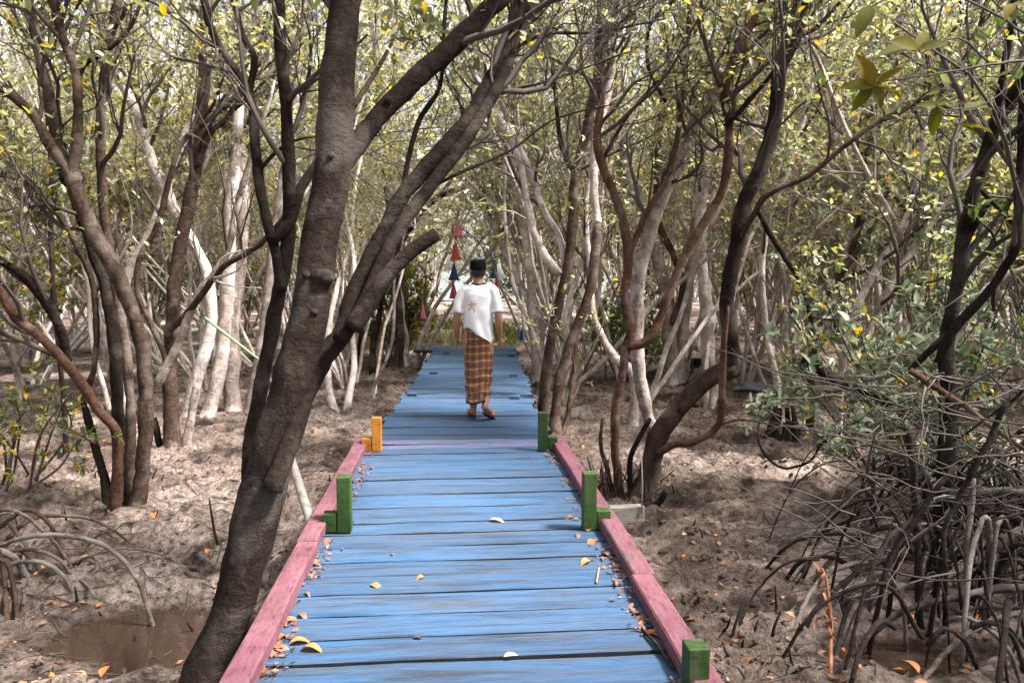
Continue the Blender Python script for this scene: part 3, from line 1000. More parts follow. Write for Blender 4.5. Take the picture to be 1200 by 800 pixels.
R2 = traced_tree('sprawling red brown coppiced clump beside the right pink rail', [
    ('trunk', [(726, 588), (722, 530), (722, 475), (731, 430), (734, 405)], (13, 12), (6.8, 6.8), 'bark_red', dict(ground=True, ext=0, branch=dict(n1=0))),
    ('limb', [(733, 408), (739, 384), (733, 350), (736, 305), (732, 264), (724, 238), (710, 204), (700, 168), (704, 120), (705, 60), (716, 18), (718, -10)], (14, 10), (6.8, 7.0), 'bark_red', dict(branch=dict(t0=.5, n1=7))),
    ('limb', [(733, 406), (762, 396), (784, 345), (806, 292), (829, 254), (848, 218), (855, 152), (849, 112), (860, 66), (890, 10), (894, -10)], (13, 11), (6.8, 6.6), 'bark_red', dict(branch=dict(t0=.5, n1=7))),
    ('trunk', [(752, 590), (764, 520), (755, 470), (747, 420), (747, 345), (757, 290), (776, 232), (800, 182), (816, 140), (846, 96), (880, 60)], (16, 17), (7.0, 7.3), 'bark_grey', dict(ground=True, branch=dict(t0=.5, n1=7), ext=2)),
    ('trunk', [(748, 588), (760, 558), (772, 512), (798, 474), (832, 442), (862, 432)], (30, 22), (6.75, 6.5), 'bark_mid', dict(ground=True, ext=0, branch=dict(n1=0), knots=[(790, 470, 5)])),
    ('limb', [(858, 440), (857, 400), (853, 350), (860, 305), (872, 240), (893, 190), (909, 132), (914, 82), (934, 38), (948, -10)], (20, 18), (6.5, 6.3), 'bark_dark', dict(branch=dict(t0=.4, n1=8), knots=[(898, 175, 4)])),
    ('limb', [(770, 532), (790, 520), (814, 517), (842, 498), (846, 450), (848, 400)], (11, 10), (6.6, 6.2), 'bark_red', dict(ext=.3, branch=dict(n1=0))),
    ('limb', [(842, 498), (868, 492), (905, 498), (915, 505)], (4, 2), (6.4, 6.3), 'bark_red', dict(ext=0, branch=dict(n1=0))),
    ('limb', [(866, 280), (884, 250), (900, 228), (950, 204), (988, 172), (1025, 146), (1070, 122), (1100, 105), (1140, 52), (1160, -10)], (9, 6), (6.4, 5.6), 'bark_mid', dict(branch=dict(t0=.3, n1=8, len1=1.0))),
    ('limb', [(888, 246), (912, 290), (936, 326), (946, 354), (954, 398)], (8, 7), (6.3, 6.1), 'bark_dark', dict(ext=.3, branch=dict(n1=3, len1=.5))),
    ('limb', [(850, 148), (872, 124), (905, 86), (930, 40), (950, -10)], (7, 5), (6.6, 6.4), 'bark_dark', dict(branch=dict(n1=5))),
    ('limb', [(736, 300), (760, 245), (782, 210), (795, 150), (805, 60), (808, -10)], (9, 6), (7, 7.2), 'bark_red', dict(branch=dict(n1=6))),
    ('limb', [(704, 190), (740, 130), (780, 90), (840, 66), (900, 50)], (5, 3), (6.9, 7.2), 'bark_dark', dict(branch=dict(n1=5, nleaf=3), ext=1)),
    ('limb', [(780, 120), (760, 80), (762, 30), (790, 0), (800, -12)], (5, 4), (7, 7.3), 'bark_dark', dict(branch=dict(n1=4))),
    ('trunk', [(718, 585), (712, 550), (704, 520), (706, 490)], (8, 5), (6.8, 6.9), 'bark_mid', dict(ground=True, ext=0, branch=dict(n1=0))),
    ('trunk', [(740, 590), (738, 540), (752, 508), (762, 490)], (9, 6), (6.7, 6.6), 'bark_dark', dict(ground=True, ext=0, branch=dict(n1=0))),
    ('trunk', [(744, 596), (770, 590), (780, 575)], (10, 7), (6.4, 6.3), 'root_dark', dict(ground=True, ext=0, branch=dict(n1=0))),
], seed=23)
# basal shoots of that clump
sh = Acc(); g_ = np.random.default_rng(5)
for k in range(64):
    b = W(g_.uniform(700, 772), 592, g_.uniform(6.5, 7.1))
    p0 = np.array((b.x, b.y, gh(b.x, b.y) - .03))
    L = g_.uniform(.12, .42)
    pts = wander(p0, (g_.normal(0, .3), g_.normal(0, .22), 1), L, 5, .22, .05, g_)
    tube(sh, pts, np.linspace(g_.uniform(.008, .016), .006, 6), 5, .15, g_)
tag(link('shoots', sh.mesh('shoots', M['bark_mid'], R2.location), R2), kind='stuff')

traced_tree('grey clump with mossy black foot behind the white pipe', [
    ('trunk', [(784, 452), (785, 400), (780, 345), (770, 300), (756, 250), (735, 190), (720, 100), (712, -10)], (24, 12), (13.2, 13.6), 'bark_grey', dict(ground=True, branch=dict(t0=.4, n1=9))),
    ('trunk', [(794, 450), (800, 395), (808, 315), (818, 250), (830, 180), (842, 90), (850, -10)], (18, 11), (13.3, 13.4), 'bark_grey', dict(ground=True, branch=dict(t0=.4, n1=9))),
    ('limb', [(787, 380), (800, 340), (790, 300), (772, 262), (770, 200), (778, 100)], (10, 8), (13.2, 13), 'bark_mid', dict(branch=dict(n1=5), ext=3)),
], seed=24)
traced_tree('pale straight trunk standing on the mud right of centre', [
    ('trunk', [(834, 470), (830, 420), (826, 345), (820, 265), (828, 190), (846, 110), (862, -10)], (18, 13), (11.8, 12.0), 'bark_pale', dict(ground=True, branch=dict(t0=.4, n1=9))),
    ('limb', [(822, 280), (840, 220), (862, 170), (900, 120), (915, 60)], (9, 7), (11.9, 12), 'bark_pale', dict(branch=dict(n1=5), ext=2.5)),
], seed=25)
traced_tree('leaning dead pale stem crossing behind the red brown clump', [
    ('trunk', [(742, 440), (722, 420), (706, 395), (694, 360), (690, 300)], (13, 9), (9.6, 10), 'bark_pale', dict(ground=True, ext=2.0, branch=dict(t0=.6, n1=4))),
], seed=26)
traced_tree('dark leaning trunk at the right side above the leafy shrub', [
    ('trunk', [(1112, 470), (1108, 430), (1112, 385), (1124, 325), (1130, 270), (1144, 218), (1164, 152), (1194, 102), (1225, 60)], (22, 15), (5.0, 4.6), 'bark_dark', dict(ground=True, branch=dict(t0=.5, n1=6), ext=1.6)),
    ('limb', [(1164, 155), (1180, 60), (1190, -10)], (9, 7), (4.7, 4.8), 'bark_dark', dict(branch=dict(n1=5))),
    ('limb', [(1100, 425), (1116, 388), (1150, 352), (1176, 315), (1192, 285), (1196, 210), (1200, 120)], (13, 12), (4.6, 4.3), 'bark_dark', dict(branch=dict(n1=3), ext=1.5)),
    ('limb', [(1066, 434), (1090, 410), (1120, 385)], (9, 11), (4.7, 4.6), 'bark_dark', dict(branch=dict(n1=0), ext=0)),
    ('limb', [(1130, 290), (1150, 250), (1160, 232), (1152, 226), (1200, 275)], (8, 6), (4.8, 4.5), 'bark_dark', dict(branch=dict(n1=2), ext=.8)),
    ('limb', [(1108, 420), (1150, 345), (1180, 325), (1230, 300)], (10, 9), (5.3, 5.2), 'bark_grey', dict(branch=dict(n1=2), ext=1)),
], seed=27, leafmat='leaf_green')
traced_tree('slender bare tree between the right clump and the leafy shrub', [
    ('trunk', [(950, 470), (954, 400), (975, 340), (1000, 290), (1014, 210), (1022, 130), (1050, 40), (1060, -10)], (11, 7), (9.5, 9.6), 'bark_mid', dict(ground=True, branch=dict(t0=.3, n1=9))),
    ('limb', [(985, 320), (1020, 270), (1050, 200), (1090, 140), (1120, 70), (1150, -10)], (8, 6), (9.5, 9.2), 'bark_mid', dict(branch=dict(n1=7))),
    ('trunk', [(910, 450), (900, 400), (893, 330), (900, 260), (930, 180), (950, 100), (970, -10)], (10, 7), (10.6, 10.8), 'bark_pale', dict(ground=True, branch=dict(n1=7))),
], seed=28)
traced_tree('pair of pale stems leaning right in the undergrowth at the right', [
    ('trunk', [(1005, 450), (1018, 390), (1046, 330), (1085, 270), (1120, 220), (1160, 160), (1190, 90)], (13, 8), (8.0, 8.0), 'bark_grey', dict(ground=True, branch=dict(n1=8), ext=2)),
    ('trunk', [(985, 452), (996, 380), (1030, 310), (1060, 262), (1080, 180), (1090, 90), (1096, -10)], (12, 7), (8.4, 8.6), 'bark_pale', dict(ground=True, branch=dict(n1=8))),
], seed=29)


# ------------------------------------------------------------------ trees: woods behind
def wood_tree(seed, H, nst, bark_m, leaf_m, t0, lean=.25, n1=11, len1=2.0, nleaf=6, lsize=.085, r=.06, n2=7, n3=4):
    g = np.random.default_rng(seed)
    root = thing('mangrove_tree', 'tree', 'tree')
    twig, leafs = Acc(), []
    for s in range(nst):
        az = g.uniform(0, 6.283)
        d = np.array([math.cos(az) * lean, math.sin(az) * lean, 1.0])
        h = H * g.uniform(.75, 1.05)
        p0 = np.array([math.cos(az) * .12, math.sin(az) * .12, -.15]) * (nst > 1) + np.array([0, 0, -.15]) * (nst == 1)
        pts = wander(p0, d, h, 16, .10, .03, g)
        pts, ts = catmull(pts, .22)
        r0 = r * g.uniform(.7, 1.15)
        rad = r0 * (1 - .75 * ts) * (1 + .4 * np.exp(-ts * h / .2))
        a = Acc(); tube(a, pts, rad, 9, .05, g)
        link('trunk', a.mesh('trunk', M[bark_m]), root)
        ramify(pts, rad, twig, leafs, g, t0=t0, n1=n1, len1=len1, n2=n2, n3=n3, nleaf=nleaf, lsize=lsize, up=.06)
    tag(link('twigs', twig.mesh('twigs', M['twig']), root), kind='stuff')
    c = Acc(); emit_leaves(leafs, c, .5, g, t0 > .5)
    tag(link('crown', c.mesh('crown', M[leaf_m]), root), kind='stuff')
    return root


protos = {
    'pale': [wood_tree(100 + k, [8.5, 7.5, 9, 8][k], [3, 2, 4, 3][k], ['bark_pale', 'bark_grey', 'bark_pale', 'bark_pale'][k], 'leaf_canopy', .33, .28) for k in range(4)],
    'bushy': [wood_tree(120 + k, [5.5, 4.5, 6.5][k], [4, 5, 3][k], 'bark_grey', ['leaf_green', 'leaf_green', 'leaf_yellow'][k], .14, .35, 10, 1.35, 17, .075, .05) for k in range(3)],
    'tall': [wood_tree(180 + k, [9.5, 8.8][k], [2, 3][k], 'bark_mid', 'leaf_canopy', .56, .16, 10, 2.1, 28, .085, .09, 7) for k in range(2)],
    'lean': [wood_tree(200 + k, [8, 7.2, 7.6, 8.4][k], 2, 'bark_pale', 'leaf_canopy', .4, [.75, .6, .9, .5][k], 7, 1.5, 4, .08, .045, 8) for k in range(4)],
    'stems': [wood_tree(160 + k, [8, 7.5, 8.5][k], [6, 7, 5][k], 'bark_pale', 'leaf_canopy', .38, .36, 7, 1.7, 4, .085, .042, 10) for k in range(3)],
    'thin': [wood_tree(140 + k, [8, 7][k], [2, 1][k], 'bark_mid', 'leaf_canopy', .25, .2, 12, 1.4, 10, .075, .05) for k in range(2)],
}
used = set()
KIND_LABEL = {'lean': 'slim pale leaning mangrove', 'tall': 'tall brown mangrove with a high crown', 'pale': 'tall pale mangrove tree', 'stems': 'clump of many slim pale stems', 'bushy': 'leafy green bushy mangrove', 'thin': 'thin brown pole tree'}


def wood_label(kind, x, y):
    px = 600 + FPX * x / y if y > 1 else -999
    if y < 9 or not -60 < px < 1260:
        return KIND_LABEL[kind] + ' standing aside, shading the walk from out of view', kind + ' trees around the viewer'
    where = ('behind the far left clump' if px < 170 else 'behind the green pole' if px < 330 else 'behind the bamboo fence' if px < 556
             else 'behind the slim pair of trunks' if px < 700 else 'behind the red brown clump' if px < 900 else 'behind the leafy silvery shrub' if px < 1060 else 'behind the right edge trunk')
    row = 'nearer' if y < 17 else 'mid' if y < 25 else 'deep'
    lab = f'{row} {KIND_LABEL[kind]} {where}'
    return lab, f'{kind} trees {where}, {row}'


tr = random.Random(42)
placed = []


def put_wood(kind, x, y, s=1.0):
    pr = tr.choice(protos[kind])
    if pr.name in used:
        o = copy_tree(pr)
    else:
        used.add(pr.name); o = pr
    o.location = (x, y, gh(x, y))
    o.rotation_euler = (0, 0, tr.uniform(0, 6.283))
    o.scale = (s, s, s * tr.uniform(.92, 1.1))
    lab, grp = wood_label(kind, x, y)
    tag(o, lab, 'tree', grp)
    placed.append((x, y))


def scatter(kind, n, D0, D1, dmin, sides=(-1, 1), clear=45, power=1.0):
    k = tries = 0
    while k < n and tries < n * 60:
        tries += 1
        D = D0 + (D1 - D0) * tr.random() ** power
        half = D * .80 + 2
        x = tr.uniform(-half, half)
        px = 600 + x / D * FPX
        if abs(px - 556) < clear * (1 if D < 30 else .8) + 25 * 14 / D:
            continue
        if any((x - a) ** 2 + (y - b) ** 2 < dmin ** 2 for a, b in placed for y in (D,)):
            continue
        if (1 if x > 0 else -1) not in sides:
            continue
        put_wood(kind, x, D, tr.uniform(.8, 1.15)); k += 1


scatter('lean', 46, 10, 20, .95)
scatter('stems', 44, 11.5, 22, 1.1)
scatter('pale', 16, 12.5, 22, 1.5)
scatter('thin', 14, 11.5, 24, 1.2)
scatter('bushy', 22, 16, 26, 1.1)
scatter('stems', 26, 20, 36, 1.5)
scatter('pale', 34, 22, 42, 1.6)
scatter('bushy', 18, 24, 44, 1.7, clear=50)
# beside and behind the camera: unseen trees that shade the near trunks and close the place off
for (x, y) in [(-7.5, 6.5), (-8.5, 10), (7.5, 9.5), (8.2, 6.2), (-8.2, 2.5), (8.0, 1.6), (-6, -4.5), (5.5, -5.5), (0.4, -8), (-7, -7), (8, -6.5), (-9, -1), (9.5, -2), (-10, 5), (10.5, 4),  (-9.5, 13), (9.5, 12)]:
    put_wood('pale', x, y, tr.uniform(.85, 1.05))
for (x, y) in [(4.3, .6), (5.6, 2.6), (3.6, -2.2), (6.6, -.6), (-4.2, .2), (-3.4, -3.4), (1.2, -3.6), (7.4, 3.4), (5.6, -3.2), (-5.6, 1.8)]:  # high crowns added out of view to shade the near trunks and deck
    put_wood('tall', x, y, tr.uniform(.9, 1.08))
for (x, y) in [(-9, 8), (9.5, 8), (-7.6, 11.5), (8.0, 11)]:
    put_wood('bushy', x, y, 1)
for k in protos:
    for pr in protos[k]:
        if pr.name not in used:
            put_wood(k, tr.choice((-1, 1)) * tr.uniform(8, 14), tr.uniform(22, 30))


def far_wood():
    g = np.random.default_rng(77)
    a, st = Acc(), Acc()
    for k in range(84):
        D = g.uniform(42, 54); x = g.uniform(-44, 44)
        px = 600 + x / D * FPX
        if 515 < px < 612:
            continue
        H = g.uniform(7, 11)
        n = 900
        P = g.standard_normal((n, 3)) * np.array([1.9, 1.6, H * .24]) + np.array([x, D, H * .5])
        P = P[P[:, 2] > .2]
        leaves(a, P, g.standard_normal((len(P), 3)), g.uniform(.14, .26, len(P)), .5, .2, g)
        for s in range(3):
            pts = wander((x + g.normal(0, .6), D, -.6), (g.normal(0, .2), 0, 1), H * .9, 6, .08, .03, g)
            tube(st, pts, np.linspace(.10, .03, 7), 5, 0, g)
    o = link('far_woodland', a.mesh('far_woodland', M['leaf_canopy'])); tag(o, 'far wall of pale green mangrove woodland behind everything', 'woodland', kind='stuff')
    s = link('trunks', st.mesh('trunks', M['bark_pale']), o); tag(s, kind='stuff')


far_wood()


# ------------------------------------------------------------------ prop roots
def root_mesh(P, d0, d1, mat, parent, name='root', g=rng, step=.05):
    pts, ts = catmull([np.array(p) for p in P], step)
    k = len(pts)
    wob = np.stack([np.convolve(g.standard_normal(k + 8), np.ones(6) / 6, 'same')[4:-4] for _ in range(3)], 1)
    rad = (d0 + (d1 - d0) * ts) / 2
    pts = pts + wob * .012 * np.minimum(1, np.arange(k) / 3)[:, None]
    rad = rad * (1 + .1 * np.convolve(g.standard_normal(k + 8), np.ones(4) / 4, 'same')[4:-4])
    a = Acc(); tube(a, pts, rad, 7, .04, g)
    return link(name, a.mesh(name, M[mat], parent.location), parent)


def to_ground(px, py):
    """walk down the ray of a photo pixel to the mud"""
    p = G(px, py, 0)
    for _ in range(3):
        p = G(px, py, gh(p.x, p.y))
    p.z -= .05
    return p


gr = np.random.default_rng(31)
lr = thing('mangrove_prop_roots', 'pale arching prop roots at the left edge beside the brown puddle', 'roots', (-3.1, 4.9, gh(-3.1, 4.9)))
for px, end, D, d0, d1 in [
    ([(-30, 700), (10, 630), (40, 608), (75, 604), (115, 610)], (158, 634), (4.9, 5.5), .034, .018),
    ([(-30, 650), (20, 632), (50, 627), (95, 630), (135, 650), (163, 684)], (183, 738), (4.6, 4.3), .034, .024),
    ([(60, 672), (110, 650), (150, 642), (190, 648)], (222, 664), (4.9, 5.1), .02, .014),
    ([(-30, 640), (10, 608), (35, 597), (60, 615), (70, 640)], (78, 668), (5.0, 5.1), .034, .026),
    ([(-30, 690), (0, 665), (40, 657), (70, 670), (88, 694)], (97, 716), (4.7, 4.6), .034, .024),
    ([(-40, 720), (0, 703), (30, 700), (48, 703)], (54, 722), (4.5, 4.6), .034, .026),
    ([(-20, 640), (20, 655), (40, 690)], (52, 722), (4.7, 4.7), .045, .032),
    ([(20, 640), (44, 660), (50, 690)], (64, 716), (4.8, 4.75), .034, .026),
    ([(44, 700), (58, 690), (76, 696)], (86, 712), (4.7, 4.65), .02, .018),
    ([(-20, 655), (8, 660), (18, 700)], (20, 735), (4.5, 4.5), .034, .026),
    ([(-30, 735), (0, 738), (14, 745)], (32, 752), (4.2, 4.3), .03, .022),
    ([(-20, 795), (10, 778), (44, 772), (50, 785)], (52, 815), (3.9, 3.75), .026, .02),
    ([(10, 612), (30, 640), (36, 680)], (38, 712), (5, 4.9), .03, .024),
    ([(-30, 625), (-5, 604), (15, 602), (25, 630)], (28, 700), (5.2, 5.1), .028, .02),
    ([(-30, 605), (8, 598), (30, 604), (60, 630), (80, 660)], (112, 690), (5.0, 4.9), .03, .02),
    ([(-30, 668), (20, 645), (60, 650), (90, 680)], (104, 706), (4.75, 4.7), .03, .022),
    ([(-30, 650), (-6, 640), (6, 680)], (8, 730), (4.6, 4.6), .04, .03),
]:
    n = len(px)
    P = [W(a, b, D[0] + (D[1] - D[0]) * i / n) for i, (a, b) in enumerate(px)]
    P.append(to_ground(*end))
    root_mesh(P, d0, d1, 'root_grey' if gr.random() < .7 else 'bark_mid', lr, g=gr)
# the trunk these roots carry, just outside the picture
a = Acc(); b_ = W(-60, 640, 4.9)
tube(a, [(-3.75, 4.9, .35), (-3.8, 4.95, .9), (-3.9, 5.1, 2.2), (-4.1, 5.2, 4)], [.10, .10, .08, .05], 10, .05, gr)
link('trunk', a.mesh('trunk', M['bark_mid'], lr.location), lr)

rr_ = thing('mangrove_tree', 'dark tangle of arching prop roots and bare branches at the lower right', 'tree', (2.9, 4.4, gh(2.9, 4.4)))
for px, end, D, d0, d1, mt in [
    ([(1260, 600), (1194, 624), (1160, 650), (1130, 665), (1089, 684), (1062, 687), (1029, 691), (1000, 691), (984, 702)], (976, 722), (4.3, 4.5), .062, .038, 'root_grey'),
    ([(1110, 650), (1074, 654), (1040, 654), (999, 661), (972, 672), (950, 695)], (920, 752), (4.6, 4.3), .036, .026, 'root_grey'),
    ([(1090, 648), (1025, 661), (987, 682), (955, 715)], (938, 742), (4.5, 4.2), .034, .028, 'root_dark'),
    ([(1100, 622), (1062, 619), (1021, 622), (991, 639), (966, 665)], (945, 690), (5.1, 4.9), .036, .028, 'root_dark'),
    ([(1050, 600), (1000, 608), (960, 628)], (920, 665), (5.3, 5.5), .03, .02, 'root_dark'),
    ([(1240, 540), (1200, 536), (1160, 533), (1100, 537), (1044, 544), (999, 563)], (955, 598), (4.8, 5.7), .028, .012, 'root_grey'),
    ([(1260, 580), (1179, 575), (1137, 577), (1100, 573), (1085, 556), (1078, 540)], None, (4.6, 5.0), .06, .03, 'root_grey'),
    ([(1180, 470), (1167, 500), (1134, 564), (1111, 620), (1108, 680)], (1106, 740), (3.9, 3.9), .03, .026, 'root_dark'),
    ([(1120, 545), (1077, 601), (1044, 650), (1029, 702)], (1020, 770), (4.0, 3.9), .032, .026, 'root_dark'),
    ([(1062, 500), (1070, 537), (1074, 612), (1077, 680)], (1080, 752), (4.3, 4.2), .042, .04, 'root_dark'),
    ([(1140, 560), (1134, 624), (1132, 690)], (1128, 770), (4.1, 4.0), .032, .028, 'root_grey'),
    ([(1260, 700), (1197, 717), (1160, 729), (1111, 762)], (1072, 800), (3.9, 3.75), .032, .026, 'root_grey'),
    ([(1240, 520), (1190, 548), (1150, 560), (1110, 580), (1050, 590)], None, (4.5, 4.9), .016, .006, 'root_grey'),
    ([(1250, 640), (1200, 640), (1150, 605), (1100, 590), (1040, 575)], None, (4.6, 5.2), .02, .008, 'root_dark'),
    ([(1080, 500), (1092, 520), (1072, 565), (1010, 600)], None, (4.8, 5.0), .026, .008, 'root_grey'),
    ([(1230, 430), (1170, 480), (1110, 520), (1060, 535), (990, 520)], None, (4.5, 5.0), .02, .006, 'root_dark'),
    ([(1260, 455), (1180, 452), (1100, 440), (1040, 430), (1000, 440)], None, (4.6, 5.0), .018, .006, 'root_grey'),
    ([(1240, 690), (1180, 690), (1120, 700), (1060, 715)], (1010, 745), (4.0, 4.1), .05, .03, 'root_grey'),
    ([(1000, 700), (985, 740)], (975, 790), (4.1, 4.0), .03, .026, 'root_dark'),
    ([(960, 655), (920, 660), (880, 700)], (858, 752), (4.3, 4.3), .02, .014, 'root_dark'),
]:
    n = len(px)
    P = [W(a, b, D[0] + (D[1] - D[0]) * i / max(1, n - 1)) for i, (a, b) in enumerate(px)]
    if end:
        P.append(to_ground(*end))
    root_mesh(P, d0, d1, mt, rr_, g=gr)
for k in range(185):      # more arches and stilts, going back into the thicket
    a0 = gr.uniform(0, 1)
    D = 3.6 + a0 * 3.4
    lo = 1000 + (1 - a0) * 10
    x0 = gr.uniform(lo, 1320)
    c = W(x0, 600, D)
    hz = gr.uniform(.2, .75)
    az = gr.uniform(0, 6.283)
    sp = gr.uniform(.25, .95)
    e = (c.x + math.cos(az) * sp, D + math.sin(az) * sp * .7)
    s = (c.x, D)
    zs = gr.uniform(.15, hz)
    P = [(s[0], s[1], zs), (s[0] * .72 + e[0] * .28, s[1] * .72 + e[1] * .28, hz), (s[0] * .3 + e[0] * .7, s[1] * .3 + e[1] * .7, hz * .75), (e[0], e[1], gh(*e) - .05)]
    d = gr.uniform(.012, .036)
    root_mesh(P, d, d * .75, 'root_dark' if gr.random() < .82 else 'root_grey', rr_, g=gr, step=.08)
tw = Acc()
for k in range(380):     # bare thin twigs through the thicket
    D = gr.uniform(3.7, 6.2)
    c = W(gr.uniform(985, 1290), gr.uniform(430, 700), D)
    pts = wander(c, (gr.normal(-.3, 1), gr.normal(0, .6), gr.normal(.1, .4)), gr.uniform(.3, 1.1), 7, .2, .02, gr)
    r0 = gr.uniform(.003, .008)
    tube(tw, pts, np.linspace(r0, .002, 8), 4, 0, gr)
tag(link('twigs', tw.mesh('twigs', M['twig_dark'], rr_.location), rr_), kind='stuff')

# roots lying on the mud, branches fallen from the trees
for i, (px, D0, lab) in enumerate([
    ([(893, 455), (888, 500), (895, 530), (918, 548), (948, 540), (968, 518), (1000, 540)], 7.4, 'thin curved dark branch looping over the mud, right of the red brown clump'),
    ([(940, 420), (990, 448), (1040, 472), (1075, 510)], 6.0, 'stout grey brown branch slanting down into the root tangle'),
    ([(1066, 434), (1110, 460), (1160, 500), (1230, 545)], 4.4, 'long bare reddish branch across the right edge'),
]):
    o = thing('fallen_branch', lab, 'branch', G(px[0][0], 640, 0), 0)
    n = len(px)
    root_mesh([W(a, b, D0 * (1 - .02 * k)) for k, (a, b) in enumerate(px)], (.03, .10, .045)[i], .02 if i != 1 else .08, 'root_dark' if i != 2 else 'bark_red', o, 'stem', gr)

# rotted dark hollow stump behind the loop
for (px, py, D, s, lab) in [(918, 520, 0, 1.0, 'low black rotted stump under the leafy shrub'), (815, 432, 0, .7, 'small black mossy stump at the grey clump')]:
    b = to_ground(px, py)
    o = thing('tree_stump', lab, 'stump', b)
    for k in range(14):
        az = k * .45 + gr.uniform(-.1, .1)
        r_ = .20 * s
        P = [(b.x + math.cos(az) * r_ * 1.9, b.y + math.sin(az) * r_, b.z - .05), (b.x + math.cos(az) * r_, b.y + math.sin(az) * r_ * .6, b.z + .12 * s), (b.x + math.cos(az) * r_ * .5, b.y + math.sin(az) * r_ * .4, b.z + gr.uniform(.25, .55) * s)]
        root_mesh(P, .12 * s, .05 * s, 'root_dark', o, 'root', gr, .06)

# ------------------------------------------------------------------ leaf shapes seen near
def leaf_mesh(L, wd, curl, seed, mat):
    r = random.Random(seed)
    bm = bmesh.new()
    n = 6
    rows = []
    for i in range(n + 1):
        t = i / n
        w = wd * (math.sin(math.pi * t ** .8)) ** .8 * .5 if 0 < i < n else .0008
        z = -curl * L * (t - .35) ** 2 + r.uniform(-.01, .01) * L
        rows.append([bm.verts.new((L * t, -w, z + w * .35)), bm.verts.new((L * t, 0, z)), bm.verts.new((L * t, w, z + w * .35))])
    for a, b in zip(rows, rows[1:]):
        bm.faces.new((a[0], b[0], b[1], a[1])); bm.faces.new((a[1], b[1], b[2], a[2]))
    return bm_mesh(bm, 'leaf', M[mat], True)


def orient(o, d, g, roll=.6, face=None):
    d = Vector(d).normalized()
    q = d.to_track_quat('X', 'Z')
    if face is not None:
        z = (Vector(face) - d * d.dot(Vector(face))).normalized()
        q = Matrix((d, z.cross(d), z)).transposed().to_quaternion()
    o.rotation_mode = 'QUATERNION'
    from mathutils import Quaternion
    o.rotation_quaternion = q @ Quaternion((1, 0, 0), g.uniform(-roll, roll))


# ------------------------------------------------------------------ leafy shrub on the right
def shrub(name, label, box, D0, D1, nstem, leafm, seed, nclust, lsize, foot, single=270, cat='shrub', up=.05):
    g = np.random.default_rng(seed)
    b = to_ground(*foot)
    root = thing(name, label, cat, b)
    tw = Acc()
    ends = []
    x0, y0, x1, y1 = box
    for s in range(nstem):
        tgt = W(g.uniform(x0, x1), g.uniform(y0, y1), g.uniform(D0, D1))
        p0 = np.array((b.x + g.normal(0, .15), b.y + g.normal(0, .15), b.z - .05))
        t = np.array(tgt)
        mid = (p0 + t) / 2 + np.array([0, 0, g.uniform(-.05, .25)]) + g.normal(0, .12, 3)
        pts, ts = catmull([p0, mid, t], .07)
        rad = .014 - .009 * ts
        a = Acc(); tube(a, pts, rad, 6, .04, g)
        link('stem', a.mesh('stem', M['root_grey'], root.location), root)
        for q in range(nclust):
            i = int(g.uniform(.45, 1) * (len(pts) - 2))
            d = sideways(unit(pts[i + 1] - pts[i]), g.uniform(.4, 1.2), g)
            e = wander(pts[i], d, g.uniform(.15, .5), 4, .18, up, g)
            tube(tw, e, [.004, .0035, .003, .0025, .002], 4, 0, g, False)
            ends.append((e[-1], unit(e[-1] - e[-2])))
            ends.append((e[2], unit(e[2] - e[1])))
    tag(link('twigs', tw.mesh('twigs', M['twig_dark'], root.location), root), kind='stuff')
    LL = []
    for p, d in ends:
        n = int(g.integers(4, 8))
        az0 = g.uniform(0, 6.28)
        for k in range(n):
            ax = unit(np.cross(d, [0.3, .2, 1])); ay = np.cross(d, ax)
            az = az0 + k * 2.4
            dd = d * g.uniform(.2, .9) + (ax * math.cos(az) + ay * math.sin(az)) + np.array([0, 0, .1])
            LL.append((p - d * g.uniform(0, .05), dd, lsize * g.uniform(.7, 1.2)))
    # the leaves that show largest are objects, the rest one mass
    order = sorted(range(len(LL)), key=lambda i: LL[i][0][1] - 0 * i)
    inview = [i for i in order if x0 - 60 < 600 + LL[i][0][0] / LL[i][0][1] * FPX < 1210]
    solo = set(inview[:single])
    LM = [leaf_mesh(1.0, .46, .35, seed + k, leafm) for k in range(5)]
    for i in inview[:single]:
        p, d, L = LL[i]
        o = link('leaf', LM[i % 5], root)
        o.location = Vector(p) - root.location
        o.scale = (L, L, L)
        orient(o, d, g)
    rest = [l for i, l in enumerate(LL) if i not in solo]
    c = Acc(); emit_leaves(rest, c, .48, g, True)
    tag(link('crown', c.mesh('crown', M[leafm], root.location), root), kind='stuff')
    return root


# per object leaf colours need a random per object: islands of separate objects all start alike
for k in ('leaf_silver', 'leaf_yellow', 'leaf_near', 'dead_leaf', 'orange_leaf', 'brown_leaf'):
    m2 = M[k].copy(); m2.name = k + '_single'
    nt = m2.node_tree
    oi = nt.nodes.new('ShaderNodeObjectInfo')
    for l in list(nt.links):
        if l.from_socket.name == 'Random Per Island':
            to = l.to_socket
            nt.links.remove(l)
            nt.links.new(oi.outputs['Random'], to)
    M[k + '_single'] = m2
_lm = leaf_mesh


def leaf_mesh(L, wd, curl, seed, mat):
    return _lm(L, wd, curl, seed, mat + '_single' if mat + '_single' in M else mat)


